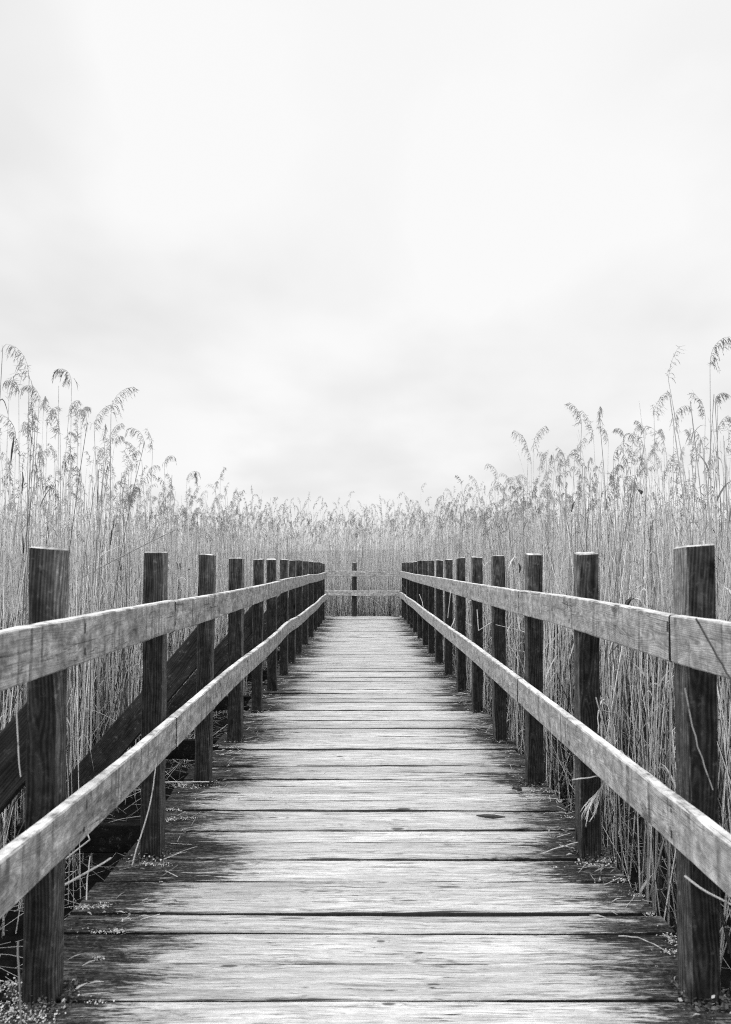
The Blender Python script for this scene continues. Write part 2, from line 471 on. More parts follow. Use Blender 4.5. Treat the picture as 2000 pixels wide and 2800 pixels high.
HEROES = [
 (80, 1040, 45, 960, "tall reed by the left margin with the highest plume there, hanging left"),
 (196, 1050, 158, 1018, "tall reed with a long plume hanging left, highest between first and second left posts"),
 (304, 1133, 336, 1076, "reed with a plume arching right over the open sky, tallest above second left post"),
 (372, 1245, 358, 1218, "reed with small plume nodding left, just right of second left post's line"),
 (108, 1096, 74, 1064, "reed with plume drooping left, crossed by the tallest reed at the left margin"),
 (52, 1070, 22, 1050, "reed at the very left margin with plume curling left below the tallest one"),
 (129, 1160, 146, 1126, "reed with a small hooked plume curling right, between two left-hanging plumes"),
 (258, 1175, 276, 1127, "reed with upright bushy plume leaning right, left of the plume arching over open sky"),
 (302, 1205, 322, 1172, "reed with plume nodding right, directly below the one arching over open sky"),
 (222, 1135, 238, 1136, "reed with a dense plume beside the long left-hanging one"),
 (212, 1205, 200, 1188, "reed with short plume nodding left, below the long left-hanging plume"),
 (334, 1315, 358, 1270, "reed with wide plume drooping right, lowest above second left post"),
 (450, 1270, 476, 1262, "reed whose plume points flat to the right, left of third left post's line"),
 (404, 1300, 424, 1279, "reed with feathery plume sweeping right above the third left post"),
 (511, 1315, 540, 1303, "reed with plume arching right above the third and fourth left posts"),
 (603, 1312, 604, 1290, "lone thin reed with a small upright tuft, set apart above the left railing"),
 (630, 1400, 636, 1358, "reed with ragged upright plume right of the lone thin reed"),
 (674, 1425, 692, 1393, "reed with plume bent right where the left reeds meet the far bed"),
 (1942, 1000, 1976, 940, "tallest reed at the right margin, plume sweeping right"),
 (1956, 1100, 1978, 1085, "reed at the right margin with dark tangled plume below the tallest one", True),
 (1789, 1140, 1802, 1093, "reed with loose plume nodding right, left of the bare leaning stalk"),
 (1842, 1160, 1874, 1121, "reed with broad plume drooping right beside the bare leaning stalk"),
 (1591, 1160, 1580, 1118, "slender reed leaning left with two small tufts, tallest above second right post"),
 (1624, 1205, 1618, 1152, "reed with small tuft just right of the slender leaning one"),
 (1458, 1230, 1474, 1183, "reed with plume nodding right, alone against the sky above third right post"),
 (1445, 1240, 1425, 1194, "reed with plume nodding left, alone against the sky above third right post"),
 (1705, 1190, 1684, 1185, "reed with large plume hanging left, between the slender and the bare stalks"),
 (1664, 1205, 1656, 1176, "reed with drooping tuft touching the large left-hanging plume"),
 (1571, 1265, 1584, 1195, "reed with combed plume hanging right below the slender leaning reed"),
 (1548, 1275, 1559, 1241, "reed with thin plume hanging right, left of the combed plume"),
 (1762, 1185, 1752, 1160, "reed with narrow plume leaning left, left of the loose nodding plume"),
 (1929, 1140, 1918, 1096, "reed with narrow upright plume just left of the tallest at the right margin"),
 (1363, 1310, 1346, 1280, "reed with thin plume leaning left, above the fourth right post"),
 (1476, 1280, 1478, 1250, "reed with dense short plume below the two that stand alone on the right"),
 (1443, 1320, 1418, 1314, "reed with long plume arching left, left of the dense short plume"),
 (1894, 1215, 1890, 1188, "reed with small plume right of the broad drooping one"),
 (1737, 1270, 1732, 1240, "reed with upright shaggy plume in the middle of the right reeds"),
 (1416, 1345, 1406, 1318, "reed with low bushy plume left of the long left arching one"),
 (1310, 1345, 1303, 1312, "reed with leaning plume where the right reeds begin to rise"),
]
for hrow in HEROES:
    reed_object(hrow[0], hrow[1], hrow[2], hrow[3], hrow[4], dark=len(hrow) > 5)
reed_object(1832, 1082, 1832, 1082, "bare thick reed stalk without a plume, leaning left above the nearest right post", plume=False, thick=True, Y=5.2, lean=-.32)
reed_object(1888, 1096, 1888, 1096, "bare broken reed stalk, second of two without plumes above the nearest right post", plume=False, thick=True, Y=5.4, lean=-.30)
reed_object(8, 950, 8, 950, "bare needle-thin reed stalk rising highest at the left margin", plume=False, Y=4.6, lean=.06)
reed_object(161, 1055, 160, 1055, "short bare stalk end beside the long left-hanging plume", plume=False, Y=5.9)

# ordinary reeds of the front rows
protos = []
for v in range(14):
    hh = rng.uniform(2.35, 2.95)
    A1 = Acc()
    P = stems(A1, np.zeros((1, 3)), np.array([hh]), rng.normal(0, .09, (1, 2)), rng.normal(0, .08, (1, 2)), rng.uniform(.003, .0048, 1), np.clip(rng.normal(.55, .2, 1), .05, 1), 9, 5)
    leaves(A1, P, np.array([hh]), 2, np.array([.5]))
    A2 = Acc()
    plumes(A2, P[:, -1], rng.normal(0, .8, 1), rng.uniform(.25, 2.2, 1), rng.uniform(.09, .22, 1), 22, 4, .0036)
    m1 = quad_mesh("reed", A1, smooth=True); m1.materials.append(M_REED)
    m2 = quad_mesh("plume", A2); m2.materials.append(M_REED)
    ro = bpy.data.objects.new("reed", m1); COL.objects.link(ro)
    po = bpy.data.objects.new("plume", m2); COL.objects.link(po); po.parent = ro
    protos.append((ro, po, hh))
used = set()
def place_reed(x, y, group, label):
    v = random.randrange(len(protos)); ro, po, hh = protos[v]
    if v in used:
        r2 = ro.copy(); COL.objects.link(r2); p2 = po.copy(); COL.objects.link(p2); p2.parent = r2
    else:
        used.add(v); r2 = ro
    want = float(canopy(np.array([x]), np.array([y]))[0]) + random.uniform(-.15, .52) - GROUND
    s = min(max(want / hh, .72), 1.12)
    r2.location = (x, y, GROUND - .02); r2.scale = (1, 1, s); r2.rotation_euler = (0, 0, random.choice((0, 0, math.pi, math.pi)) + random.gauss(0, .8))
    tag(r2, label, "reed", group)
n = 0
while n < 118:
    y = random.uniform(4.0, 13.0); x = -random.uniform(1.75, 3.6)
    if x / y < -.48: continue
    place_reed(x, y, "ordinary reeds of the left front rows", "thin pale reed standing among the crowded reeds left of the boardwalk"); n += 1
n = 0
while n < 118:
    y = random.uniform(3.8, 13.0); x = random.uniform(1.3, 3.5)
    if x / y > .48: continue
    place_reed(x, y, "ordinary reeds of the right front rows", "thin pale reed standing among the crowded reeds right of the boardwalk"); n += 1

# ------------------------------------------------------------------ wood materials
def wood_mat(name, lo, hi, ring=.25, ring_scale=900.0, crack=.7, drip=0.0, blotch=.15, rough=.75, speck=0.0, bump=.35, toppale=0.0, side=0.0, spec=.2, topcol=.5, headlift=0.0, endgrain=1.0, mottle=0.0):
    m, t, b = new_mat(name)
    wc = t.attr('wc')['Vector']
    al, ac, th = t.sep(wc)
    oi = t.n.new('ShaderNodeObjectInfo').outputs['Random']
    off = t.math('MULTIPLY', oi, 37.0)
    al = t.math('ADD', al, off)
    # growth rings cut lengthwise: the pith wanders along the board
    wv = t.comb(t.math('MULTIPLY', al, 1.3), t.math('MULTIPLY', ac, 2.0), off)
    wander = t.math('SUBTRACT', t.noise(wv, 1.0, 3, .5), .5)
    pith = t.math('ADD', t.math('ADD', th, .035), t.math('MULTIPLY', wander, .16))
    wander2 = t.math('SUBTRACT', t.noise(t.comb(t.math('MULTIPLY', al, 1.1), 4.4, off), 1.0, 2, .5), .5)
    ac2 = t.math('ADD', ac, t.math('MULTIPLY', wander2, .12))
    r = t.math('SQRT', t.math('ADD', t.math('MULTIPLY', ac2, ac2), t.math('MULTIPLY', pith, pith)))
    rr = t.math('ADD', t.math('MULTIPLY', r, ring_scale), t.math('MULTIPLY', t.noise(t.comb(t.math('MULTIPLY', al, 6), t.math('MULTIPLY', ac, 60), off), 1.0, 3, .6), 5.0))
    rings = t.math('MULTIPLY_ADD', t.math('SINE', rr), .5, .5)
    rings = t.math('POWER', rings, 1.6)
    fine = t.noise(t.comb(t.math('MULTIPLY', al, 9), t.math('MULTIPLY', ac, 260), t.math('MULTIPLY', th, 260)), 1.0, 5, .65)
    med = t.noise(t.comb(t.math('MULTIPLY', al, 3), t.math('MULTIPLY', ac, 28), t.math('MULTIPLY', th, 28)), 1.0, 4, .6)
    blo = t.noise(t.comb(t.math('MULTIPLY', al, 16), t.math('MULTIPLY', ac, 22), t.math('MULTIPLY', th, 22)), 1.0, 5, .65)
    f = t.math('ADD', t.math('MULTIPLY', t.rng(fine, .3, .7), .45), t.math('MULTIPLY', t.rng(med, .3, .7), .55))
    f = t.math('ADD', t.math('MULTIPLY', f, 1 - ring), t.math('MULTIPLY', rings, ring))
    col = t.mix(f, lo, hi)
    col = t.math('MULTIPLY', col, t.rng(blo, .3, .7, 1 - blotch * 1.6, 1 + blotch))
    if mottle > 0:   # patchy weathering
        mo = t.noise(t.comb(t.math('MULTIPLY', al, 24), t.math('MULTIPLY', ac, 30), t.math('ADD', t.math('MULTIPLY', th, 30), off)), 1.0, 6, .68, .6)
        col = t.math('MULTIPLY', col, t.rng(mo, .40, .60, 1 - mottle, 1 + mottle * .75))
    # pale lichen bloom
    if speck > 0:
        sp = t.noise(t.comb(t.math('MULTIPLY', al, 55), t.math('MULTIPLY', ac, 55), t.math('MULTIPLY', th, 55)), 1.0, 4, .6)
        sm = t.math('MULTIPLY', t.rng(sp, .56, .68), t.rng(blo, .45, .62))
        col = t.mix(t.math('MULTIPLY', sm, speck), col, .62)
    if drip > 0:
        dn = t.noise(t.comb(t.math('MULTIPLY', al, 34), t.math('MULTIPLY', ac, 1.8), off), 1.0, 3, .6)
        dm = t.math('MULTIPLY', t.rng(dn, .54, .64), t.rng(blo, .35, .6))
        col = t.mix(t.math('MULTIPLY', dm, drip), col, t.math('MULTIPLY', col, .30))
    if toppale > 0:
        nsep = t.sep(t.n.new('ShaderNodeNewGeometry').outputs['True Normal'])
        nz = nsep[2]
        if side > 0:   # sideways faces painted lighter, as if catching the open sky over the walk
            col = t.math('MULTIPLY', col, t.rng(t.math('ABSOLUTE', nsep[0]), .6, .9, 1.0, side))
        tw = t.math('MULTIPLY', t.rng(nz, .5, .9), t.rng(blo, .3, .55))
        col = t.mix(t.math('MULTIPLY', tw, toppale), col, topcol)  # upward faces paled: lichen, and on rails brightness from the sky painted in
        if headlift > 0:   # the post heads above the rails are lighter in streaks
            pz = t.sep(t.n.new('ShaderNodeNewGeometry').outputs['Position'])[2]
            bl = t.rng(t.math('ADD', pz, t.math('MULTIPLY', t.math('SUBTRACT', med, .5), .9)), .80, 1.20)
            col = t.math('MULTIPLY', col, t.mix(bl, 1.0, headlift))
    if endgrain < 1:
        ny = t.math('ABSOLUTE', t.sep(t.n.new('ShaderNodeNewGeometry').outputs['True Normal'])[1])
        col = t.math('MULTIPLY', col, t.rng(ny, .8, .95, 1.0, endgrain))
    ck = t.noise(t.comb(t.math('MULTIPLY', al, 1.6), t.math('MULTIPLY', ac, 42), t.math('MULTIPLY', th, 42)), 1.0, 2, .5)
    ckm = t.rng(t.math('ABSOLUTE', t.math('SUBTRACT', ck, .47)), 0.0, .012, 1.0, 0.0)
    ckm = t.math('MULTIPLY', ckm, t.rng(t.noise(t.comb(t.math('MULTIPLY', al, 2.2), t.math('MULTIPLY', ac, 9), off), 1.0, 2), .5, .6))
    col = t.mix(t.math('MULTIPLY', ckm, crack), col, lo * .2)
    # knots
    kv = t.vor(t.comb(t.math('MULTIPLY', al, 2.4), t.math('MULTIPLY', ac, 7.5), t.math('ADD', t.math('MULTIPLY', th, 5.0), off)), 1.0)
    kd = t.math('ADD', kv['Distance'], t.math('MULTIPLY', t.math('SUBTRACT', blo, .5), .06))
    km = t.rng(kd, .055, .10, 1.0, 0.0)
    kr = t.math('MULTIPLY_ADD', t.math('SINE', t.math('MULTIPLY', kd, 160.0)), .25, .6)
    km2 = t.rng(kd, .10, .2, .5, 0.0)
    col = t.mix(km2, col, t.math('MULTIPLY', col, .6))
    col = t.mix(t.math('MULTIPLY', km, .85), col, t.math('MULTIPLY', kr, lo))
    t.l.new(t.grey(col), b.inputs['Base Color'])
    b.inputs['Roughness'].default_value = rough
    b.inputs['Specular IOR Level'].default_value = spec
    hgt = t.math('SUBTRACT', t.math('ADD', t.math('MULTIPLY', f, .6), t.math('MULTIPLY', blo, .3)), t.math('MULTIPLY', ckm, .9))
    t.l.new(t.bump(hgt, bump, .004), b.inputs['Normal'])
    return m

M_RAIL = wood_mat("weathered_rail_wood", .15, .52, ring=.24, ring_scale=1500.0, drip=1.0, blotch=.36, speck=.7, bump=.4, crack=.9, toppale=.85, topcol=.78, endgrain=.06, mottle=.30)
M_RAIL_PALE = wood_mat("pale_rail_wood", .20, .62, ring=.36, ring_scale=1300.0, drip=.9, blotch=.24, speck=.3, bump=.4, crack=.9, toppale=.85, topcol=.78, endgrain=.06, mottle=.30)
M_RAIL_END = wood_mat("end_rail_wood", .13, .54, ring=.36, ring_scale=1300.0, drip=.3, blotch=.35, speck=.3, bump=.4, crack=.9, toppale=.85, topcol=.5, mottle=.3)
M_POST = wood_mat("dark_post_wood", .002, .038, ring=.42, ring_scale=650, crack=.9, blotch=.22, rough=.6, speck=.05, bump=.4, toppale=.8, side=3.6, spec=.05, headlift=2.5, topcol=.32, mottle=.3)
M_BRACE = wood_mat("brace_wood", .004, .05, ring=.3, ring_scale=800, crack=.9, blotch=.3, rough=.7, speck=.14, bump=.4, toppale=.9, topcol=.35, spec=.05)
M_BEAM = wood_mat("wet_beam_wood", .003, .016, ring=.15, crack=.7, blotch=.25, rough=.75, speck=.10, bump=.4, spec=.05)

m, t, b = new_mat("rusted_nail"); b.inputs['Base Color'].default_value = (.03, .03, .03, 1); b.inputs['Roughness'].default_value = .8
M_NAIL = m
# deck boards
m, t, b = new_mat("worn_deck_wood")
wc = t.attr('wc')['Vector']
al, ac, pr = t.sep(wc)
px_ = t.sep(t.n.new('ShaderNodeNewGeometry').outputs['Position'])
zr = t.math('MULTIPLY', pr, 50.0)
wavy = t.math('MULTIPLY', t.math('SUBTRACT', t.noise(t.comb(t.math('MULTIPLY', al, 2.2), t.math('MULTIPLY', ac, 10), zr), 1.0, 3, .5), .5), .05)
acw = t.math('ADD', ac, wavy)
fine = t.noise(t.comb(t.math('MULTIPLY', al, 5), t.math('MULTIPLY', acw, 230), zr), 1.0, 5, .65)
med = t.noise(t.comb(t.math('MULTIPLY', al, 3.2), t.math('MULTIPLY', acw, 48), zr), 1.0, 5, .62)
bro = t.noise(t.comb(t.math('MULTIPLY', al, 2.0), t.math('MULTIPLY', acw, 9), zr), 1.0, 4, .6)
fib = t.noise(t.comb(t.math('MULTIPLY', al, 38), t.math('MULTIPLY', acw, 420), zr), 1.0, 4, .7)
f = t.math('ADD', t.math('MULTIPLY', t.rng(fine, .3, .7), .30), t.math('MULTIPLY', t.rng(med, .3, .7), .28))
f = t.math('ADD', f, t.math('ADD', t.math('MULTIPLY', t.rng(bro, .3, .7), .16), t.math('MULTIPLY', t.rng(fib, .3, .7), .26)))
col = t.rng(f, .28, .72, .29, .78)
col = t.math('MULTIPLY', col, t.rng(t.math('FRACT', t.math('MULTIPLY', pr, 17.31)), 0, 1, .80, 1.08))
# dark weathering streaks along the grain
st1 = t.noise(t.comb(t.math('MULTIPLY', al, 4.6), t.math('MULTIPLY', acw, 120), t.math('ADD', zr, 9.0)), 1.0, 6, .68)
stm = t.math('MULTIPLY', t.rng(st1, .555, .61), t.rng(bro, .38, .56))
col = t.mix(t.math('MULTIPLY', stm, .80), col, .07)
# short checks and splinters
sh = t.noise(t.comb(t.math('MULTIPLY', al, 15), t.math('MULTIPLY', acw, 210), t.math('ADD', zr, 21.0)), 1.0, 3, .6)
shm = t.rng(sh, .645, .68)
col = t.mix(t.math('MULTIPLY', shm, .8), col, .05)
ck = t.noise(t.comb(t.math('MULTIPLY', al, 1.3), t.math('MULTIPLY', acw, 46), t.math('ADD', zr, 4.0)), 1.0, 3, .5)
ckm = t.rng(t.math('ABSOLUTE', t.math('SUBTRACT', ck, .5)), 0.004, .012, 1.0, 0.0)
ckm = t.math('MULTIPLY', ckm, t.rng(t.noise(t.comb(t.math('MULTIPLY', al, 3.0), t.math('MULTIPLY', ac, 14), t.math('ADD', zr, 2.0)), 1.0, 2), .53, .56))
col = t.mix(t.math('MULTIPLY', ckm, .95), col, .012)
kv = t.vor(t.comb(t.math('MULTIPLY', al, 1.9), t.math('MULTIPLY', ac, 6.5), zr), 1.0)
kd = t.math('ADD', kv['Distance'], t.math('MULTIPLY', t.math('SUBTRACT', st1, .5), .16))
kd_ok = t.math('GREATER_THAN', t.sep(kv['Color'])[0], .35)
km = t.math('MULTIPLY', t.rng(kd, .05, .075, 1.0, 0.0), kd_ok)
col = t.mix(t.math('MULTIPLY', km, .85), col, .05)
ringk = t.math('MULTIPLY', t.rng(t.math('ABSOLUTE', t.math('SUBTRACT', kd, .14)), 0.0, .02, .7, 0.0), kd_ok)
col = t.mix(ringk, col, .08)
# black algae and moss along both sides, where nobody walks
e1 = t.noise(t.comb(t.math('MULTIPLY', al, 2.6), t.math('MULTIPLY', ac, 11), t.math('MULTIPLY', px_[1], 1.5)), 1.0, 4, .6)
e2 = t.noise(t.comb(t.math('MULTIPLY', al, 11), t.math('MULTIPLY', acw, 120), zr), 1.0, 6, .75)
e3 = t.noise(t.comb(t.math('MULTIPLY', px_[0], 1.1), t.math('MULTIPLY', px_[1], .9), 0.0), 1.0, 2, .5)
edge = t.math('ABSOLUTE', t.math('SUBTRACT', px_[0], .055))
em = t.math('ADD', edge, t.math('MULTIPLY', t.math('SUBTRACT', e1, .5), .62))
em = t.math('ADD', em, t.math('MULTIPLY', t.math('SUBTRACT', e2, .5), 1.15))
em = t.math('ADD', em, t.math('MULTIPLY', t.math('SUBTRACT', e3, .5), .25))
em = t.math('ADD', em, t.math('MULTIPLY', t.math('SUBTRACT', t.math('FRACT', t.math('MULTIPLY', pr, 91.7)), .5), .26))
em0 = t.rng(em, .54, .90, 0.0, 1.0)
em = t.rng(em, .69, .80, 0.0, 1.0)
gr = t.noise(t.comb(t.math('MULTIPLY', px_[0], 75), t.math('MULTIPLY', px_[1], 150), 0.0), 1.0, 5, .7)
col = t.mix(em0, col, t.math('MULTIPLY', col, .55))
grm = t.math('MULTIPLY', t.rng(gr, .52, .60), t.math('MULTIPLY_ADD', em0, .9, .0))
grm = t.math('ADD', grm, t.math('MULTIPLY', t.rng(gr, .66, .70), .6), clamp=True)
col = t.mix(t.math('MULTIPLY', grm, .92), col, .010)
g1 = t.noise(t.comb(t.math('MULTIPLY', px_[0], 70), t.math('MULTIPLY', px_[1], 110), 0.0), 1.0, 4, .65)
dirt = t.math('ADD', t.rng(g1, .53, .76, .003, .11), t.math('MULTIPLY', t.rng(e2, .46, .66), .05))
p1 = t.noise(t.comb(t.math('MULTIPLY', al, 9), t.math('MULTIPLY', acw, 60), t.math('ADD', zr, 13.0)), 1.0, 6, .72)
p2 = t.noise(t.comb(t.math('MULTIPLY', px_[0], 4.5), t.math('MULTIPLY', px_[1], 6.5), 5.0), 1.0, 4, .6)
worn = t.rng(t.math('ADD', p1, t.math('MULTIPLY', p2, .5)), .79, .87)
dirt = t.mix(t.math('MULTIPLY', worn, .85), dirt, t.math('MULTIPLY', col, .62))
col = t.mix(t.math('MULTIPLY', em, .97), col, dirt)
# the larger knots and rotten spots one can pick out
pxy = t.comb(px_[0], px_[1], 0.0)
for kx, ky, rx, ry in ((1105, 2213, .036, .020), (1088, 2268, .030, .020), (1012, 2331, .024, .005), (1115, 2466, .034, .007), (649, 2374, .030, .007), (628, 2643, .030, .008),
                       (1042, 2571, .016, .008), (1186, 2692, .026, .006), (1062, 2750, .024, .007), (822, 2132, .050, .010), (930, 2068, .02, .016), (1090, 2240, .05, .006), (1230, 2422, .05, .008), (800, 2510, .05, .006)):
    kc = on_deck(kx, ky)
    kq = t.vmath('DIVIDE', t.vmath('SUBTRACT', pxy, (kc.x, kc.y, 0)), (rx, ry, 1.0))
    kdd = t.math('ADD', t.vmath('LENGTH', kq), t.math('MULTIPLY', t.math('SUBTRACT', st1, .5), 2.6))
    col = t.mix(t.math('MULTIPLY', t.rng(kdd, .75, 1.05, 1.0, 0.0), .85), col, .035)
    col = t.mix(t.rng(t.math('ABSOLUTE', t.math('SUBTRACT', kdd, 1.8)), 0, .16, .55, 0.0), col, .08)
scf = t.noise(t.comb(t.math('MULTIPLY', al, 5.5), t.math('MULTIPLY', acw, 34), t.math('ADD', zr, 31.0)), 1.0, 6, .70)
col = t.mix(t.math('MULTIPLY', t.rng(scf, .60, .68), .72), col, t.math('MULTIPLY', col, .25))
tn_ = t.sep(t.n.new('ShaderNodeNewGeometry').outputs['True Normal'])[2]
col = t.mix(t.rng(tn_, .60, .85, .96, 0.0), col, .008)     # the sawn edges and chamfers at the gaps turn near-black
t.l.new(t.grey(col), b.inputs['Base Color'])
t.l.new(t.rng(em, 0, 1, .50, .85), b.inputs['Roughness'])
t.l.new(t.rng(em, 0, 1, .5, .08), b.inputs['Specular IOR Level'])
hgt = t.math('SUBTRACT', t.math('ADD', t.math('MULTIPLY', f, .8), t.math('MULTIPLY', e2, .3)), t.math('ADD', t.math('MULTIPLY', ckm, .8), t.math('MULTIPLY', stm, .5)))
t.l.new(t.bump(hgt, .5, .004), b.inputs['Normal'])
M_DECK = m

# ------------------------------------------------------------------ boards
class Boards:
    def __init__(self):
        self.v, self.f, self.wc = [], [], []
    def sweep(self, path, side, up, w, h, ch=.004, rough=.0, along0=None, wide='up', third=None, taper=None):
        """a board along PATH; SIDE and UP are its cross axes; w along side, h along up"""
        n0 = len(self.v)
        if along0 is None: along0 = random.uniform(0, 50)
        L = along0
        cs = [(-w/2, -h/2+ch), (-w/2, h/2-ch), (-w/2+ch, h/2), (w/2-ch, h/2), (w/2, h/2-ch), (w/2, -h/2+ch), (w/2-ch, -h/2), (-w/2+ch, -h/2)]
        S = len(path)
        for i, p in enumerate(path):
            p = Vector(p)
            if i: L += (p - Vector(path[i-1])).length
            sv = Vector(side[i] if isinstance(side, list) else side); uv = Vector(up[i] if isinstance(up, list) else up)
            for (a, c) in cs:
                j = Vector((random.gauss(0, rough), random.gauss(0, rough), random.gauss(0, rough))) if rough else Vector((0, 0, 0))
                self.v.append(p + sv * a + uv * c + j)
                big, sml = (c, a) if wide == 'up' else (a, c)
                self.wc.append((L, big, third if third is not None else sml))
        for i in range(S - 1):
            for k in range(8):
                a = n0 + i*8 + k; bb = n0 + i*8 + (k+1) % 8
                self.f.append((a, bb, bb + 8, a + 8))
        self.f.append(tuple(n0 + k for k in range(7, -1, -1)))
        self.f.append(tuple(n0 + (S-1)*8 + k for k in range(8)))
        return self
    def build(self, name, mat, parent=None):
        org = parent_world(parent) if parent else Vector((0, 0, 0))
        me = bpy.data.meshes.new(name)
        me.from_pydata([tuple(v - org) for v in self.v], [], self.f)
        a = me.attributes.new('wc', 'FLOAT_VECTOR', 'POINT')
        a.data.foreach_set('vector', np.array(self.wc, np.float32).ravel())
        me.materials.append(mat)
        me.validate()
        import bmesh
        bm = bmesh.new(); bm.from_mesh(me); bmesh.ops.recalc_face_normals(bm, faces=bm.faces); bm.to_mesh(me); bm.free()
        o = bpy.data.objects.new(name, me); COL.objects.link(o)
        if parent: o.parent = parent
        return o
def parent_world(p):
    v = Vector((0, 0, 0))
    while p is not None:
        v += Vector(p.location); p = p.parent
    return v

# ------------------------------------------------------------------ setting: marsh ground, hill
def plane_mesh(name, x0, x1, y0, y1, nx, ny, zf, mat):
    vs_, fs_ = [], []
    for j in range(ny + 1):
        for i in range(nx + 1):
            x = x0 + (x1-x0) * i / nx; y = y0 + (y1-y0) * j / ny
            vs_.append((x, y, zf(x, y)))
    for j in range(ny):
        for i in range(nx):
            a = j*(nx+1)+i; fs_.append((a, a+1, a+nx+2, a+nx+1))
    me = bpy.data.meshes.new(name); me.from_pydata(vs_, [], fs_); me.materials.append(mat)
    o = bpy.data.objects.new(name, me); COL.objects.link(o)
    return o
m, t, b = new_mat("wet_peat")
p_ = t.n.new('ShaderNodeNewGeometry').outputs['Position']
nn = t.noise(p_, 9.0, 6, .65); n3 = t.noise(p_, 1.3, 3, .5)
yy = t.sep(p_)[1]
near = t.math('ADD', t.rng(nn, .35, .75, .003, .016), t.rng(n3, .5, .7, 0, .006))
t.l.new(t.grey(near), b.inputs['Base Color'])
b.inputs['Roughness'].default_value = .9; b.inputs['Specular IOR Level'].default_value = .05
t.l.new(t.bump(nn, .6, .03), b.inputs['Normal'])
o = plane_mesh("marsh_ground", -3000, 3000, -200, 5000, 6, 6, lambda x, y: GROUND, m)
tag(o, kind="structure")

m, t, b = new_mat("distant_grassland")
p_ = t.n.new('ShaderNodeNewGeometry').outputs['Position']
hn = t.noise(t.vmath('MULTIPLY', p_, (.9, .2, .25)), 1.0, 5, .65)
t.l.new(t.grey(t.rng(hn, .3, .7, .24, .36)), b.inputs['Base Color'])
b.inputs['Roughness'].default_value = .95
def hill_z(x, y):
    rise = 1 - math.exp(-max(y - 330, 0) / 60.0)
    return GROUND - .3 + rise * (12.2 + 1.1 * math.sin(x * .011 + 1.0) + .5 * math.sin(x * .037)) - (1.6 if x > 40 else 0) * rise * min((x - 40) / 60, 1)
o = plane_mesh("hill", -700, 700, 328, 640, 90, 16, hill_z, m)
tag(o, kind="structure")

# ------------------------------------------------------------------ boardwalk
walk = empty("boardwalk", (0, 9.0, -.03))
tag(walk, "weathered plank boardwalk running straight through the reeds, dark along both sides", "boardwalk")
DL, DR, DEND = -1.0, 1.015, 17.22
gaps = [.30, .37, .45, .52, .59, .66, .73, .80, .87, .94, 1.01, 1.105, 1.198, 1.26, 1.33, 1.397, 1.5, 1.587, 1.659, 1.725, 1.8, 1.868, 1.933, 1.992, 2.054, 2.121, 2.189, 2.25, 2.333, 2.398, 2.471, 2.571, 2.645, 2.698, 2.77, 2.838]
gy = [on_deck(992, 1545 + 1206 / g).y for g in gaps if g >= .94]
y0 = gy[0]
pre = []
yv = y0
while yv > -.9:
    yv -= random.uniform(.125, .145); pre.append(yv)
gy = pre[::-1] + gy
while gy[-1] < DEND - .12:
    gy.append(gy[-1] + random.choice((.118, .126, .128, .13, .138, .145)))
gy[-1] = DEND
WIDE = {round(on_deck(992, 2502).y, 2): .016, round(on_deck(992, 2305).y, 2): .010, round(on_deck(992, 2014).y, 2): .010, round(on_deck(992, 2739).y, 2): .009, round(on_deck(992, 2552).y, 2): .008}
bd = Boards()
for i in range(len(gy) - 1):
    ya, yb = gy[i], gy[i + 1]
    ga = random.choice((.0015, .003, .004, .006)); gb = random.choice((.0015, .0025, .0035))
    for k_, g_ in WIDE.items():
        if abs(ya - k_) < .012: ga = g_
    wdt = yb - ya - ga - gb
    yc = (ya + ga + yb - gb) / 2
    xl = DL + random.gauss(0, .013); xr = DR + random.gauss(0, .010)
    if random.random() < .12: xl += random.uniform(.02, .05)
    zc = -.0175 + random.gauss(0, .0024); tilt = random.gauss(0, .0022); cup = random.gauss(.0, .0018); skew = random.gauss(0, .0025)
    tw = random.gauss(0, .012)
    pth, ups, sds = [], [], []
    S = 15
    for s_ in range(S):
        u = s_ / (S - 1); x = xl + (xr - xl) * u
        q = 2 * u - 1
        pth.append((x, yc + skew * q + .0016 * math.sin(7 * u + i * 2.1), zc + tilt * q + cup * (1 - q * q) + .0006 * math.sin(11 * u + i)))
        an = tw * q
        sds.append((0, math.cos(an), math.sin(an))); ups.append((0, -math.sin(an), math.cos(an)))
    bd.sweep(pth, sds, ups, wdt, .035, .0035, .0005, along0=i * 3.71 + xl, wide='side', third=(i * .6180339) % 1.0)
deck = bd.build("deck", M_DECK, walk)
bb_ = Boards()
xb = -1.02
while xb > -6.2:
    wdt = random.uniform(.12, .14)
    bb_.sweep([(xb - wdt / 2, y, -.0175) for y in (16.08, 16.6, 17.2)], (1, 0, 0), (0, 0, 1), wdt - .006, .035, .0035, 0, wide='side', third=random.random())
    xb -= wdt
bb_.build("side_deck", M_DECK, walk)
for xs in (-.86, 0.0, .90):
    bj = Boards(); bj.sweep([(xs, y, -.115) for y in (-.9, 4, 9, 17.1)], (1, 0, 0), (0, 0, 1), .06, .155, .004)
    bj.build("joist", M_BEAM, walk)

POST_L = [2.034 + .992 * k for k in range(9)] + [11.05, 12.2, 13.4, 14.2, 15.0, 15.95]
POST_R = [2.034 + .992 * k for k in range(15)] + [16.75]
XL, XR = -.825, .90
PW = .082
OUTRIG = [POST_L[k] for k in range(0, len(POST_L), 2)]
for k, yo in enumerate([0.05] + OUTRIG):
    bo = Boards()
    bo.sweep([(x, yo + .115, -.318 + random.gauss(0, .004)) for x in (-1.92, -1.6, -1.2, -.7, 0, .8, 1.0)], (0, 1, 0), (0, 0, 1), .055, .15, .005, .001)
    bo.build("crossbeam", M_BEAM, walk)

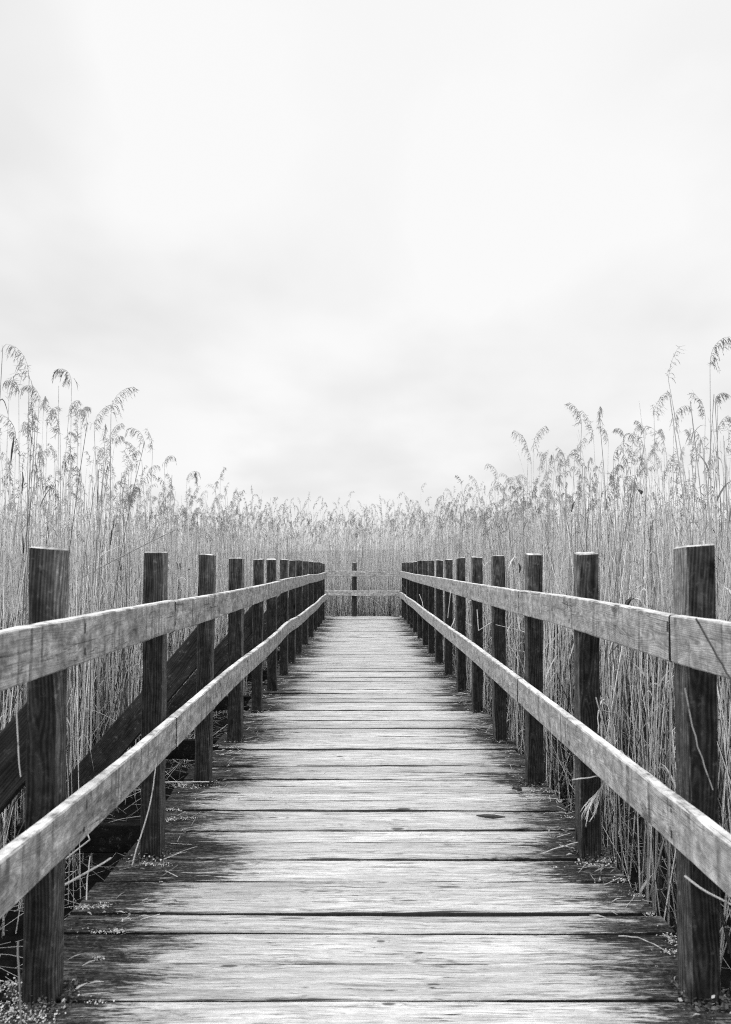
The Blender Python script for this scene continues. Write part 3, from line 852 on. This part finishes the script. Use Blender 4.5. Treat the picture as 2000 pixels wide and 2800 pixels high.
# ------------------------------------------------------------------ railings
def post(par, x, y, top, rot=0.0, lean=(0, 0), w=PW, dpt=PW + .004, name="post"):
    bp = Boards()
    S = 14
    zs = [-.75, -.3] + [-.05 + (top + .05) * i / (S - 3) for i in range(S - 2)]
    ca, sa = math.cos(rot), math.sin(rot)
    pth = [(x + lean[0] * (z - .6), y + lean[1] * (z - .6), z) for z in zs]
    bp.sweep(pth, (ca, sa, 0), (-sa, ca, 0), w, dpt, random.uniform(.004, .009), .0010, wide='side')
    # the sawn top is not quite level and has weathered round
    tz = random.uniform(-.003, .003); tz2 = random.uniform(-.004, .004)
    top8 = bp.v[-8:]
    cx = sum((v for v in top8), Vector()) / 8
    for i_ in range(len(bp.v) - 8, len(bp.v)):
        dv = bp.v[i_] - cx
        bp.v[i_] = bp.v[i_] + Vector((0, 0, tz * dv.x / .04 + tz2 * dv.y / .04))
    # close the top with a ring drawn in, so the edge is rounded
    ring = len(bp.v) - 8
    cap = bp.f.pop()
    n1_ = len(bp.v)
    for k in range(8):
        v = bp.v[ring + k]; wcv = bp.wc[ring + k]
        bp.v.append(cx + (v - cx) * .86 + Vector((0, 0, .004 + random.gauss(0, .001)))); bp.wc.append((wcv[0] + .01, wcv[1] * .86, wcv[2] * .86))
    for k in range(8):
        bp.f.append((ring + k, ring + (k + 1) % 8, n1_ + (k + 1) % 8, n1_ + k))
    bp.f.append(tuple(n1_ + k for k in range(8)))
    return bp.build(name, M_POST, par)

def smooth_wave(y, ph):
    return math.sin(y * 1.9 + ph) * .5 + math.sin(y * .83 + ph * 2.3) * .5

def rail_run(par, name, xface, sgn, stations, zc, h, thick, mat, ph, amp=.006, posts=()):
    """butt-jointed boards between the STATIONS, fixed to the walk side of the posts"""
    for i in range(len(stations) - 1):
        ya, yb = stations[i] + .006, stations[i + 1] - .006
        n_ = max(4, int((yb - ya) / .07))
        dz0 = random.gauss(0, .0022); dx0 = random.uniform(-.0012, .0012)
        bow = random.gauss(0, .008); bowx = random.gauss(0, .004)
        bp = Boards(); pth = []
        for k in range(n_ + 1):
            u = k / n_; y = ya + (yb - ya) * u
            pth.append((xface - sgn * thick / 2 + dx0 + amp * smooth_wave(y, ph) + bowx * math.sin(u * math.pi), y,
                        zc + dz0 + amp * .6 * smooth_wave(y, ph + 4) + bow * math.sin(u * math.pi)))
        tw = [random.gauss(0, .012)] * (n_ + 1)
        main_path = pth
        bp.sweep(pth, [(math.cos(a_), 0, math.sin(a_)) for a_ in tw], [(-math.sin(a_), 0, math.cos(a_)) for a_ in tw], thick, h, .0045, .0006, wide='up')
        nf = len(bp.f)
        for yp in posts:
            if not (ya + .05 < yp + PW / 2 < yb - .05) and not (ya < yp + PW / 2 < yb): continue
            u = (yp + PW / 2 - ya) / (yb - ya); k = min(int(u * n_), n_ - 1); q = Vector(pth[k]).lerp(Vector(pth[k + 1]), u * n_ - k)
            for zz in (-.034, .032):
                hh = random.uniform(.012, .030); yj = random.gauss(0, .012)
                xx = q.x - sgn * (-thick / 2 - .0006) if xface < 0 else q.x - thick / 2 - .0006
                bp.sweep([(xx, q.y + yj, q.z + zz - hh / 2), (xx, q.y + yj, q.z + zz), (xx, q.y + yj, q.z + zz + hh / 2)], (1, 0, 0), (0, 1, 0), .0016, random.uniform(.005, .009), .0004, .0003)
        ob = bp.build(name, mat, par)
        ob.data.materials.append(M_NAIL)
        for pi in range(nf, len(ob.data.polygons)): ob.data.polygons[pi].material_index = 1

# left
left = empty("railing", (XL, 9.0, 0))
tag(left, "two-board wooden railing along the left side, propped by slanting braces behind", "railing")
TOPS_L = [1500, 1511, 1518, 1528, 1530, 1530, 1530, 1533, 1532, 1535, 1536, 1537, 1538, 1539, 1540]
LEAN_L = [(.0, 0), (.002, 0), (.012, 0), (0, 0), (.008, 0), (-.012, 0), (0, 0)]
ROT_L = [-.03, .02, -.02, -.06, .03, .05, -.04]
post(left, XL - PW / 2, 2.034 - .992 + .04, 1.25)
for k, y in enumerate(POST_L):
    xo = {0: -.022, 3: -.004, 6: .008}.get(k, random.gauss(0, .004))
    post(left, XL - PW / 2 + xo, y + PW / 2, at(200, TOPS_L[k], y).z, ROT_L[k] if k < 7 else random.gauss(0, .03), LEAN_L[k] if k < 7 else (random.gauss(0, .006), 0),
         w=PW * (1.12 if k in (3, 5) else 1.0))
ST_L = [-.6, POST_L[1] + .05, POST_L[5] + .04, POST_L[7] + .04, POST_L[9] + .04, 16.05]
rail_run(left, "top_rail", XL + .038, 1, ST_L, .990, .131, .036, M_RAIL, .4, .004, posts=POST_L)
rail_run(left, "lower_rail", XL + .040, 1, ST_L[:4] + [ST_L[5]], .507, .129, .037, M_RAIL, 2.2, .009, posts=POST_L)
for yo in [0.05] + OUTRIG:
    bp = Boards()
    x1, z1, x0, z0 = -.885, .79, -1.80, -.275
    n_ = 8
    pth = [(x0 + (x1 - x0) * k / n_, yo + .115, z0 + (z1 - z0) * k / n_) for k in range(n_ + 1)]
    dv = Vector((x1 - x0, 0, z1 - z0)).normalized()
    ups = [(-dv.z, 0, dv.x)] * n_ + [(0, 0, 1 / dv.x)]     # cut plumb where it meets the post
    bp.sweep(pth, (0, 1, 0), ups, .045, .15, .005, .0008, wide='up')
    bp.build("brace", M_BRACE, left)

# right
right = empty("railing", (XR, 9.0, 0))
tag(right, "two-board wooden railing along the right side, reeds growing close behind it", "railing")
TOPS_R = [1494, 1514, 1516, 1521, 1524, 1526, 1530, 1532, 1533, 1533, 1533, 1536, 1537, 1537.5, 1538, 1539]
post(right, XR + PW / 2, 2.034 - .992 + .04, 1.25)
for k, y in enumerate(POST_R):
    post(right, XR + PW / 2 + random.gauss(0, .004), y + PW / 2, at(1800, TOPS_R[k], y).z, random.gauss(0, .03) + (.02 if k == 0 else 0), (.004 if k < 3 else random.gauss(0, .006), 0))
ST_R = [-.6, POST_R[0] + .02, POST_R[2] + .05, POST_R[8] + .04, POST_R[12] + .04, 16.98]
rail_run(right, "top_rail", XR - .002, 1, ST_R, .991, .132, .036, M_RAIL_PALE, 1.3, .004, posts=POST_R)
rail_run(right, "lower_rail", XR - .000, 1, [-.6, ST_R[2], POST_R[8] + .04, POST_R[13] + .04, 16.98], .503, .131, .037, M_RAIL_PALE, 3.6, .009, posts=POST_R)

# end
YE = 17.02
endr = empty("railing", (-1.0, YE, 0))
tag(endr, "wooden railing crossing the far end of the boardwalk, a single post standing mid-span", "railing")
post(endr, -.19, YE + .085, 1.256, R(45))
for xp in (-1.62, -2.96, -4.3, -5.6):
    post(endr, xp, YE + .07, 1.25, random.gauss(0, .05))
def cross_rail(name, zc, h):
    for (xa, xb_) in ((-3.4, .858), (-5.9, -3.405)):
        bp = Boards(); n_ = 14
        pth = [(xa + (xb_ - xa) * k / n_, YE + random.gauss(0, .002), zc + .004 * math.sin(k * .9) + random.gauss(0, .001)) for k in range(n_ + 1)]
        bp.sweep(pth, (0, 1, 0), (0, 0, 1), .036, h, .0045, .0005, wide='up')
        bp.build(name, M_RAIL_END, endr)
cross_rail("top_rail", 1.0, .13); cross_rail("lower_rail", .548, .128)

# ------------------------------------------------------------------ straw, lichen, litter
def straw(pts, label, name="broken_reed", rad=.0032, tnt=.62, cat="broken reed", group="broken reeds caught on the boardwalk"):
    P = np.array([list(p) for p in pts], float)
    out = [P[0]]
    for i in range(1, len(P)):
        for u in (.33, .66, 1.0): out.append(P[i-1] * (1 - u) + P[i] * u + (rng.normal(0, .0012, 3) if u < 1 else 0))
    P = np.array(out)[None]
    n_ = P.shape[1]
    acc = Acc()
    ln = np.concatenate([[0], np.cumsum(np.linalg.norm(np.diff(P[0], axis=0), axis=1))])
    tubes(acc, P, (rad * np.linspace(1, .75, n_))[None], colour(1, n_, np.array([tnt]), ln[None], rng.random(1), 0.0), 6)
    c = tuple(P[0, 0])
    me = quad_mesh(name, acc, c, True); me.materials.append(M_REED)
    o = bpy.data.objects.new(name, me); COL.objects.link(o); o.location = c
    tag(o, label, cat, group)
    return o
straw([on_deck(362, 2366, .004), at(400, 2240, 2.97), at(420, 2150, 2.99), at(427, 2085, 3.0)], "pale bent reed leaning on the front of the second left post")
straw([at(368, 2139, 3.97), at(470, 2138, 3.985), at(573, 2138, 3.99)], "straight straw lying level across the foot of the third left post", tnt=.74)
straw([at(172, 2422, 2.30), at(240, 2384, 2.4), at(304, 2346, 2.5)], "thick straw jutting from the dark gap beside the nearest left post", rad=.0042)
straw([at(179, 2350, 2.5), at(246, 2296, 2.7), at(232, 2264, 2.75)], "sharply folded straw in the dark gap left of the deck, below the lower rail", rad=.003)
straw([at(237, 2461, 2.4), at(239, 2400, 2.45), at(247, 2341, 2.5)], "thin upright straw beside the ragged left edge of the deck", rad=.0025)
straw([on_deck(1479, 2335, .004), at(1530, 2317, 2.98), at(1581, 2303, 2.99)], "pale straw on the deck propped against the second right post", rad=.0024, tnt=.66)
straw([at(1565, 2132, 2.97), at(1600, 2128, 2.99), at(1642, 2121, 3.0)], "short level straw poking out in front of the second right post", tnt=.74)
straw([on_deck(1692, 2559, .004), on_deck(1745, 2563, .006), on_deck(1790, 2582, .005), on_deck(1834, 2610, .004)], "curved pale straw lying flat on the deck near the nearest right post", rad=.0018, tnt=.6)
straw([at(1873, 2395, 2.0), at(1935, 2440, 1.99), at(2010, 2478, 1.96)], "pale straw slanting across the lower part of the nearest right post", rad=.0034)
straw([at(1903, 1691, 1.70), at(1938, 1752, 1.68), at(1975, 1815, 1.66), at(2010, 1880, 1.62)], "dark thin stalk slanting over the right top rail", rad=.0026, tnt=.05)
straw([at(1873, 1881, 2.02), at(1893, 1985, 2.015), at(1920, 2070, 2.01), at(1950, 2160, 2.0)], "grey thin stalk curving down the front of the nearest right post", rad=.0024, tnt=.3)
straw([at(1630, 1907, 2.98), at(1648, 1970, 3.0), at(1666, 2028, 3.02)], "pale straw leaning against the second right post above the lower rail", rad=.0028)
straw([at(1636, 2005, 2.96), at(1637, 1942, 2.97), at(1684, 1948, 3.05)], "hooked pale straw rising behind the right lower rail beside the second post", rad=.0026)
straw([at(1305, 1667, 4.92), at(1309, 1724, 4.93), at(1345, 1701, 4.98)], "folded pale straw hanging in front of the fifth right post", rad=.0035, tnt=.74)
straw([on_deck(708, 1968, .004), at(712, 1958, 6.0), at(723, 1948, 6.02)], "short bright straw at the foot of the fifth left post", rad=.0045, tnt=.74)
straw([at(988, 1615, 16.97), at(986, 1630, 16.96), at(977, 1653, 16.95)], "straw hanging over the lower board of the end railing", rad=.005, tnt=.74)
straw([at(1003, 1632, 17.2), at(1024, 1641, 17.2), at(1044, 1660, 17.22), at(1052, 1678, 17.25)], "curved straw behind the end railing bending down to the right", rad=.005, tnt=.74)
straw([at(1013, 1582, 17.3), at(993, 1607, 17.3)], "straw slanting between the two boards of the end railing", rad=.005, tnt=.74)
straw([at(44, 1924, 1.95), at(50, 2030, 1.94), at(57, 2124, 1.93)], "upright straw before the brace left of the nearest left post", rad=.0024, tnt=.5)
straw([at(50, 2574, 1.96), at(53, 2680, 1.95), at(58, 2805, 1.94)], "upright straw standing at the foot of the nearest left post", rad=.0028, tnt=.25)
straw([at(1233, 1615, 6.9), at(1225, 1690, 6.95)], "long straw dangling behind the top rail before the sixth right post", rad=.004, tnt=.74)
straw([at(1244, 1690, 6.7), at(1240, 1702, 6.68), at(1233, 1717, 6.65)], "short straw bent over the right lower rail beside the sixth post", rad=.004, tnt=.74)
straw([at(1147, 1625, 10.5), at(1155, 1645, 10.5), at(1158, 1662, 10.45)], "thin straw against the far right posts above the lower rail", rad=.005, tnt=.74)
straw([on_deck(1255, 1894, .003), on_deck(1285, 1898, .004)], "straw lying at the edge of the deck beside the fifth right post", rad=.0035, tnt=.74)

# a broken plume hanging on the second right post
p0 = at(1652, 2140, 2.985)
acc = Acc()
P = np.array([[list(at(1668, 2105, 3.02)), list(at(1660, 2120, 2.99)), list(p0), list(at(1640, 2165, 2.97))]])
tubes(acc, P, np.full((1, 4), .0016), colour(1, 4, np.array([.4]), .2, rng.random(1), 0.5), 4)
me = quad_mesh("hanging_plume", acc, tuple(p0)); me.materials.append(M_REED)
hp = bpy.data.objects.new("hanging_plume", me); COL.objects.link(hp); hp.location = p0
tag(hp, "broken reed head hanging down in front of the second right post", "reed head")
acc = Acc()
for k in range(26):
    s0 = rng.uniform(.0, 1); st = np.array(at(1652 - 45 * s0, 2140 + 70 * s0, 2.975)); 
    L_ = rng.uniform(.05, .12)
    dirv = np.array([-.45 + rng.normal(0, .25), rng.normal(-.1, .1), -1.0]); dirv /= np.linalg.norm(dirv)
    u = np.linspace(0, 1, 4)[:, None]
    Q = (st + dirv * L_ * u + np.array([.012, 0, 0]) * np.sin(u * 3) * rng.normal())[None]
    ribbons(acc, Q, .0035 * np.array([[.4, 1, .9, .2]]), colour(1, 4, np.array([rng.uniform(.6, 1)]), .2, rng.random(1), .5))
mp = quad_mesh("plume", acc, tuple(p0)); mp.materials.append(M_REED)
po = bpy.data.objects.new("plume", mp); COL.objects.link(po); po.parent = hp

# folded leaves and scraps ------------------------------------------------
def blade(name, pts, wid, label, tnt, cat="leaf", thickness=.0012, part=.5):
    n_ = len(pts)
    P = np.array([list(p) for p in pts], float)[None]
    acc = Acc()
    T = norm(np.gradient(P, axis=1))
    ref = np.array([[[0.15, 1.0, .25]]])
    U = norm(np.cross(T, ref)); Nn = norm(np.cross(T, U))
    wv_ = np.array(wid)[None, :, None]
    ring = np.stack([P - U * wv_ / 2, P + Nn * (wv_ * .12 + thickness), P + U * wv_ / 2, P + Nn * (wv_ * .12 - thickness)], 2)
    idx = np.arange(n_ * 4).reshape(1, n_, 4)
    a_ = idx[:, :-1]; b_ = np.roll(a_, -1, 2); c_ = np.roll(idx[:, 1:], -1, 2); d_ = idx[:, 1:]
    F = np.stack([a_, b_, c_, d_], -1).reshape(-1, 4)
    C = colour(1, n_, np.array(tnt, float)[None, :] if np.ndim(tnt) else np.array([tnt]), .2, rng.random(1), part)
    acc.add(ring.reshape(-1, 3), F, np.repeat(C[:, :, None, :], 4, 2).reshape(-1, 4))
    c = tuple(P[0, 0])
    me = quad_mesh(name, acc, c, True); me.materials.append(M_REED)
    o = bpy.data.objects.new(name, me); COL.objects.link(o); o.location = c
    tag(o, label, cat)
    return o
m, t, b = new_mat("dark_leaf"); b.inputs['Base Color'].default_value = (.02, .02, .02, 1); b.inputs['Roughness'].default_value = .5
nz_ = t.noise(t.n.new('ShaderNodeNewGeometry').outputs['Position'], 90, 4, .6)
t.l.new(t.grey(t.rng(nz_, .3, .7, .010, .05)), b.inputs['Base Color'])
M_DARK = m
def dark(o):
    o.data.materials.clear(); o.data.materials.append(M_DARK); return o
blade("folded_leaf", [at(1768, 1672, 4.2), at(1762, 1656, 4.2), at(1750, 1640, 4.2), at(1740, 1637, 4.2), at(1734, 1637, 4.2)], [.006, .012, .014, .012, .008], "pale arched reed leaf just above the right top rail", .95)
dark(blade("folded_leaf", [at(1735, 1637, 4.2), at(1726, 1637, 4.2), at(1718, 1645, 4.2), at(1713, 1655, 4.2), at(1712, 1668, 4.2)], [.006, .018, .026, .024, .010], "dark hanging fold of leaf just above the right top rail", .05))
blade("folded_leaf", [at(1735, 1395, 5.0), at(1737, 1370, 5.0), at(1740, 1350, 5.0), at(1745, 1341, 5.0)], [.008, .014, .016, .008], "pale upright leaf beside a black curl in the right reeds", .95)
dark(blade("folded_leaf", [at(1744, 1340, 5.0), at(1749, 1341, 5.0), at(1755, 1346, 5.0), at(1754, 1352, 5.0)], [.008, .018, .022, .010], "small black curled leaf high in the right reeds", .05))
dark(blade("folded_leaf", [at(30, 1265, 4.9), at(33, 1235, 4.9), at(36, 1215, 4.9), at(39, 1193, 4.9)], [.008, .015, .014, .008], "dark upright strip of leaf high at the left margin", .05))
dark(blade("folded_leaf", [at(60, 1350, 5.2), at(64, 1310, 5.2), at(62, 1290, 5.2)], [.006, .013, .006], "dark narrow leaf lower in the reeds near the left margin", .05))
dark(blade("folded_leaf", [at(302, 1490, 5.8), at(306, 1455, 5.8), at(312, 1432, 5.8)], [.008, .014, .006], "dark leaf low in the reeds left of the second left post", .05))
dark(blade("folded_leaf", [at(1563, 1400, 6.5), at(1566, 1385, 6.5), at(1571, 1372, 6.5)], [.006, .018, .006], "dark drooping leaf in the reeds above the second right post", .05))
blade("folded_leaf", [at(1392, 1553, 6.2), at(1399, 1535, 6.2), at(1408, 1523, 6.2), at(1414, 1525, 6.2)], [.010, .016, .014, .008], "pale bent leaf between the third and fourth right posts", .95)
dark(blade("folded_leaf", [at(1419, 1540, 6.2), at(1423, 1552, 6.2), at(1421, 1566, 6.2)], [.008, .020, .008], "dark hanging leaf between the third and fourth right posts", .05))
dark(blade("scrap", [on_deck(1303, 2230, .006), on_deck(1325, 2231, .009), on_deck(1350, 2233, .010), on_deck(1382, 2234, .006)], [.006, .020, .024, .006], "narrow dark scrap lying on the planks right of the middle", .05, cat="scrap"))
dark(blade("scrap", [on_deck(1402, 2158, .006), on_deck(1410, 2155, .030), on_deck(1420, 2158, .024), on_deck(1427, 2162, .004)], [.010, .030, .032, .008], "small curled dark leaf on the deck near the third right post", .05, cat="leaf"))
blade("scrap", [on_deck(1640, 2408, .004), at(1643, 2385, 2.9), at(1648, 2366, 2.9)], [.012, .016, .006], "pale pointed leaf standing at the foot of the second right post", .75, cat="leaf")

# lichen and moss on the deck and railings -----------------------------------
m, t, b = new_mat("lichen_crust")
a = t.attr('rc'); cr = t.n.new('ShaderNodeSeparateColor'); t.l.new(a['Color'], cr.inputs[0])
t.l.new(t.grey(t.rng(cr.outputs[0], 0, 1, .02, .62)), b.inputs['Base Color']); b.inputs['Roughness'].default_value = .9
M_LICHEN = m
def flakes(acc, C0, size, tnt):
    N = len(C0)
    d1 = norm(rng.normal(size=(N, 3)) * np.array([1, 1, .55])); d2 = norm(np.cross(d1, rng.normal(size=(N, 3)) * np.array([.5, .5, 1.2])))
    s = size[:, None]
    V = np.stack([C0 - d1 * s, C0 - d2 * s * .7, C0 + d1 * s, C0 + d2 * s * .7], 1)
    F = np.arange(N * 4).reshape(N, 4)
    acc.add(V.reshape(-1, 3), F, np.repeat(colour(N, 1, tnt, 0.2, rng.random(N), 0), 4, 1).reshape(-1, 4))
acc = Acc()
CL = [(500, 2148, .05, .024, 150), (535, 2155, .03, .02, 70), (470, 2215, .05, .012, 90), (500, 2238, .06, .012, 110), (465, 2242, .03, .014, 60), (228, 2482, .035, .013, 110),
      (276, 2478, .04, .013, 110), (316, 2547, .03, .009, 70), (350, 2513, .02, .008, 30), (270, 2624, .02, .007, 35), (265, 2550, .03, .007, 40), (400, 2363, .03, .012, 50), (445, 2364, .03, .012, 60),
      (265, 2742, .03, .008, 40), (20, 2700, .05, .02, 160), (60, 2740, .05, .02, 150), (100, 2785, .06, .02, 150), (30, 2775, .06, .025, 200), (630, 2045, .04, .010, 60), (590, 2040, .04, .015, 80), (670, 1957, .05, .016, 90),
      (640, 2045, .03, .01, 40), (1470, 2163, .04, .012, 70), (1510, 2166, .04, .012, 80), (1528, 2193, .02, .012, 40), (1560, 2236, .025, .010, 50), (1600, 2362, .03, .012, 50), (1660, 2355, .03, .018, 70), (1640, 2368, .03, .012, 50),
      (1702, 2408, .02, .012, 40), (1740, 2450, .025, .010, 40), (1775, 2502, .02, .01, 40), (1825, 2562, .03, .01, 60), (1845, 2578, .02, .01, 50), (1842, 2606, .03, .014, 60), (1520, 2372, .025, .005, 20), (545, 2080, .04, .01, 40), (705, 1958, .05, .012, 60)]
for (px, py, rx, ry, n_) in CL:
    c = np.array(on_deck(px, py, .002))
    pts = c + np.stack([rng.normal(0, rx * .55, n_), rng.normal(0, ry * .9, n_), np.abs(rng.normal(0, .004, n_))], -1)
    flakes(acc, pts, rng.uniform(.0016, .0042, n_), np.clip(rng.normal(.75, .22, n_), 0, 1))
# thin scatter along both margins
N = 5200
sidex = np.where(rng.random(N) < .5, DL + .02 + np.abs(rng.normal(0, .11, N)), DR - .02 - np.abs(rng.normal(0, .10, N)))
yy_ = rng.uniform(1.2, 17, N)
cl_ = np.sin(yy_ * 9.1 + np.sign(sidex) * 2) + np.sin(yy_ * 23.0 + 1) > .3
pts = np.stack([sidex, yy_, np.abs(rng.normal(.002, .003, N))], -1)[cl_]
flakes(acc, pts, rng.uniform(.0012, .0034, len(pts)), np.clip(rng.normal(.6, .25, len(pts)), 0, 1))
me = quad_mesh("lichen", acc); me.materials.append(M_LICHEN)
o = bpy.data.objects.new("lichen", me); COL.objects.link(o)
tag(o, "crumbly pale lichen scattered along both margins of the deck", "lichen", kind="stuff")

acc = Acc()
for x_, ys in ((XL - PW / 2, POST_L), (XR + PW / 2, POST_R)):
    for y_ in ys:
        n_ = 420 if y_ < 5 else 160
        a_ = rng.uniform(0, 2 * np.pi, n_); rr_ = PW * .62 + np.abs(rng.normal(0, .022, n_))
        q = np.maximum(np.abs(np.cos(a_)), np.abs(np.sin(a_)))
        pts = np.stack([x_ + np.cos(a_) * rr_ / q * .8, y_ + PW / 2 + np.sin(a_) * rr_ / q * .8, np.abs(rng.normal(0, .010, n_))], -1)
        flakes(acc, pts, rng.uniform(.003, .008, n_), np.where(rng.random(n_) < .12, rng.uniform(.4, .9, n_), rng.uniform(0, .12, n_)))
me = quad_mesh("moss", acc); me.materials.append(M_LICHEN)
o = bpy.data.objects.new("moss", me); COL.objects.link(o)
tag(o, "dark moss gathered round the feet of the railing posts", "moss", kind="stuff")

acc = Acc()
N = 900
y_ = rng.uniform(2.5, 17.1, N); s_ = np.where(rng.random(N) < .42, -1, 1)
x_ = np.where(s_ < 0, -.74 - np.abs(rng.normal(0, .10, N)), .83 + np.abs(rng.normal(0, .09, N)))
x_ = np.where(rng.random(N) < .08, rng.uniform(-.6, .7, N), x_)
y_ = np.where(rng.random(N) < .25, rng.uniform(16.9, 17.25, N), y_)
a_ = rng.normal(.3, .9, N); L_ = rng.uniform(.015, .10, N) * np.where(np.abs(x_) < .7, .35, 1)
st = np.stack([x_, y_, np.full(N, .004)], -1)
en = st + np.stack([np.cos(a_) * L_, np.sin(a_) * L_, np.abs(rng.normal(0, .008, N))], -1)
tubes(acc, np.stack([st, (st + en) / 2, en], 1), np.full((N, 3), .0013), colour(N, 3, np.clip(rng.normal(.7, .2, N), 0, 1), .2, rng.random(N), .5), 3)
N = 1500   # torn leaf scraps, dark and pale, packed along the margins
y_ = rng.uniform(1.5, 17.1, N); s_ = np.where(rng.random(N) < .5, -1, 1)
x_ = np.where(s_ < 0, -.98 + np.abs(rng.normal(0, .14, N)), .99 - np.abs(rng.normal(0, .13, N)))
k = np.sin(y_ * 6.3 + s_) + np.sin(y_ * 15.1) > -.3
x_, y_ = x_[k], y_[k]; N = len(x_)
a_ = rng.normal(0, .7, N); L_ = rng.uniform(.012, .055, N)
st = np.stack([x_, y_, np.full(N, .003)], -1)
dv_ = np.stack([np.cos(a_) * L_, np.sin(a_) * L_, np.abs(rng.normal(0, .006, N))], -1)
ribbons(acc, np.stack([st, st + dv_ * .5 + np.array([0, 0, .004]), st + dv_], 1), np.array([[.2, 1, .2]]) * rng.uniform(.003, .008, N)[:, None],
        colour(N, 3, np.where(rng.random(N) < .55, rng.uniform(0, .2, N), rng.uniform(.4, .9, N)), .2, rng.random(N), .5), np.tile(np.array([[[0., 0, 1]]]), (N, 1, 1)) + rng.normal(0, .4, (N, 1, 3)))
N = 1500   # fallen stalks on the wet ground
x_ = np.where(rng.random(N) < .75, rng.uniform(-2.3, -.95, N), rng.uniform(1.0, 1.6, N)); y_ = rng.uniform(.8, 12, N)
a_ = rng.uniform(0, 2 * np.pi, N); L_ = rng.uniform(.1, .55, N); el = rng.normal(0.1, .35, N)
st = np.stack([x_, y_, GROUND + np.abs(rng.normal(.02, .06, N))], -1)
en = st + np.stack([np.cos(a_) * L_ * np.cos(el), np.sin(a_) * L_ * np.cos(el), np.abs(np.sin(el)) * L_], -1)
k = en[:, 2] < -.06
k |= (en[:, 0] < -1.1) | (en[:, 0] > 1.1)
st, en = st[k], en[k]; N = len(st)
tubes(acc, np.stack([st, (st + en) / 2 + rng.normal(0, .01, (N, 3)), en], 1), np.repeat(rng.uniform(.0015, .0033, N)[:, None], 3, 1), colour(N, 3, np.clip(rng.normal(.5, .25, N), 0, 1), .2, rng.random(N), .5), 3)
me = quad_mesh("reed_litter", acc); me.materials.append(M_REED)
o = bpy.data.objects.new("reed_litter", me); COL.objects.link(o)
tag(o, "scraps of dry straw littering the deck margins and the dark ground beside it", "litter", kind="stuff")
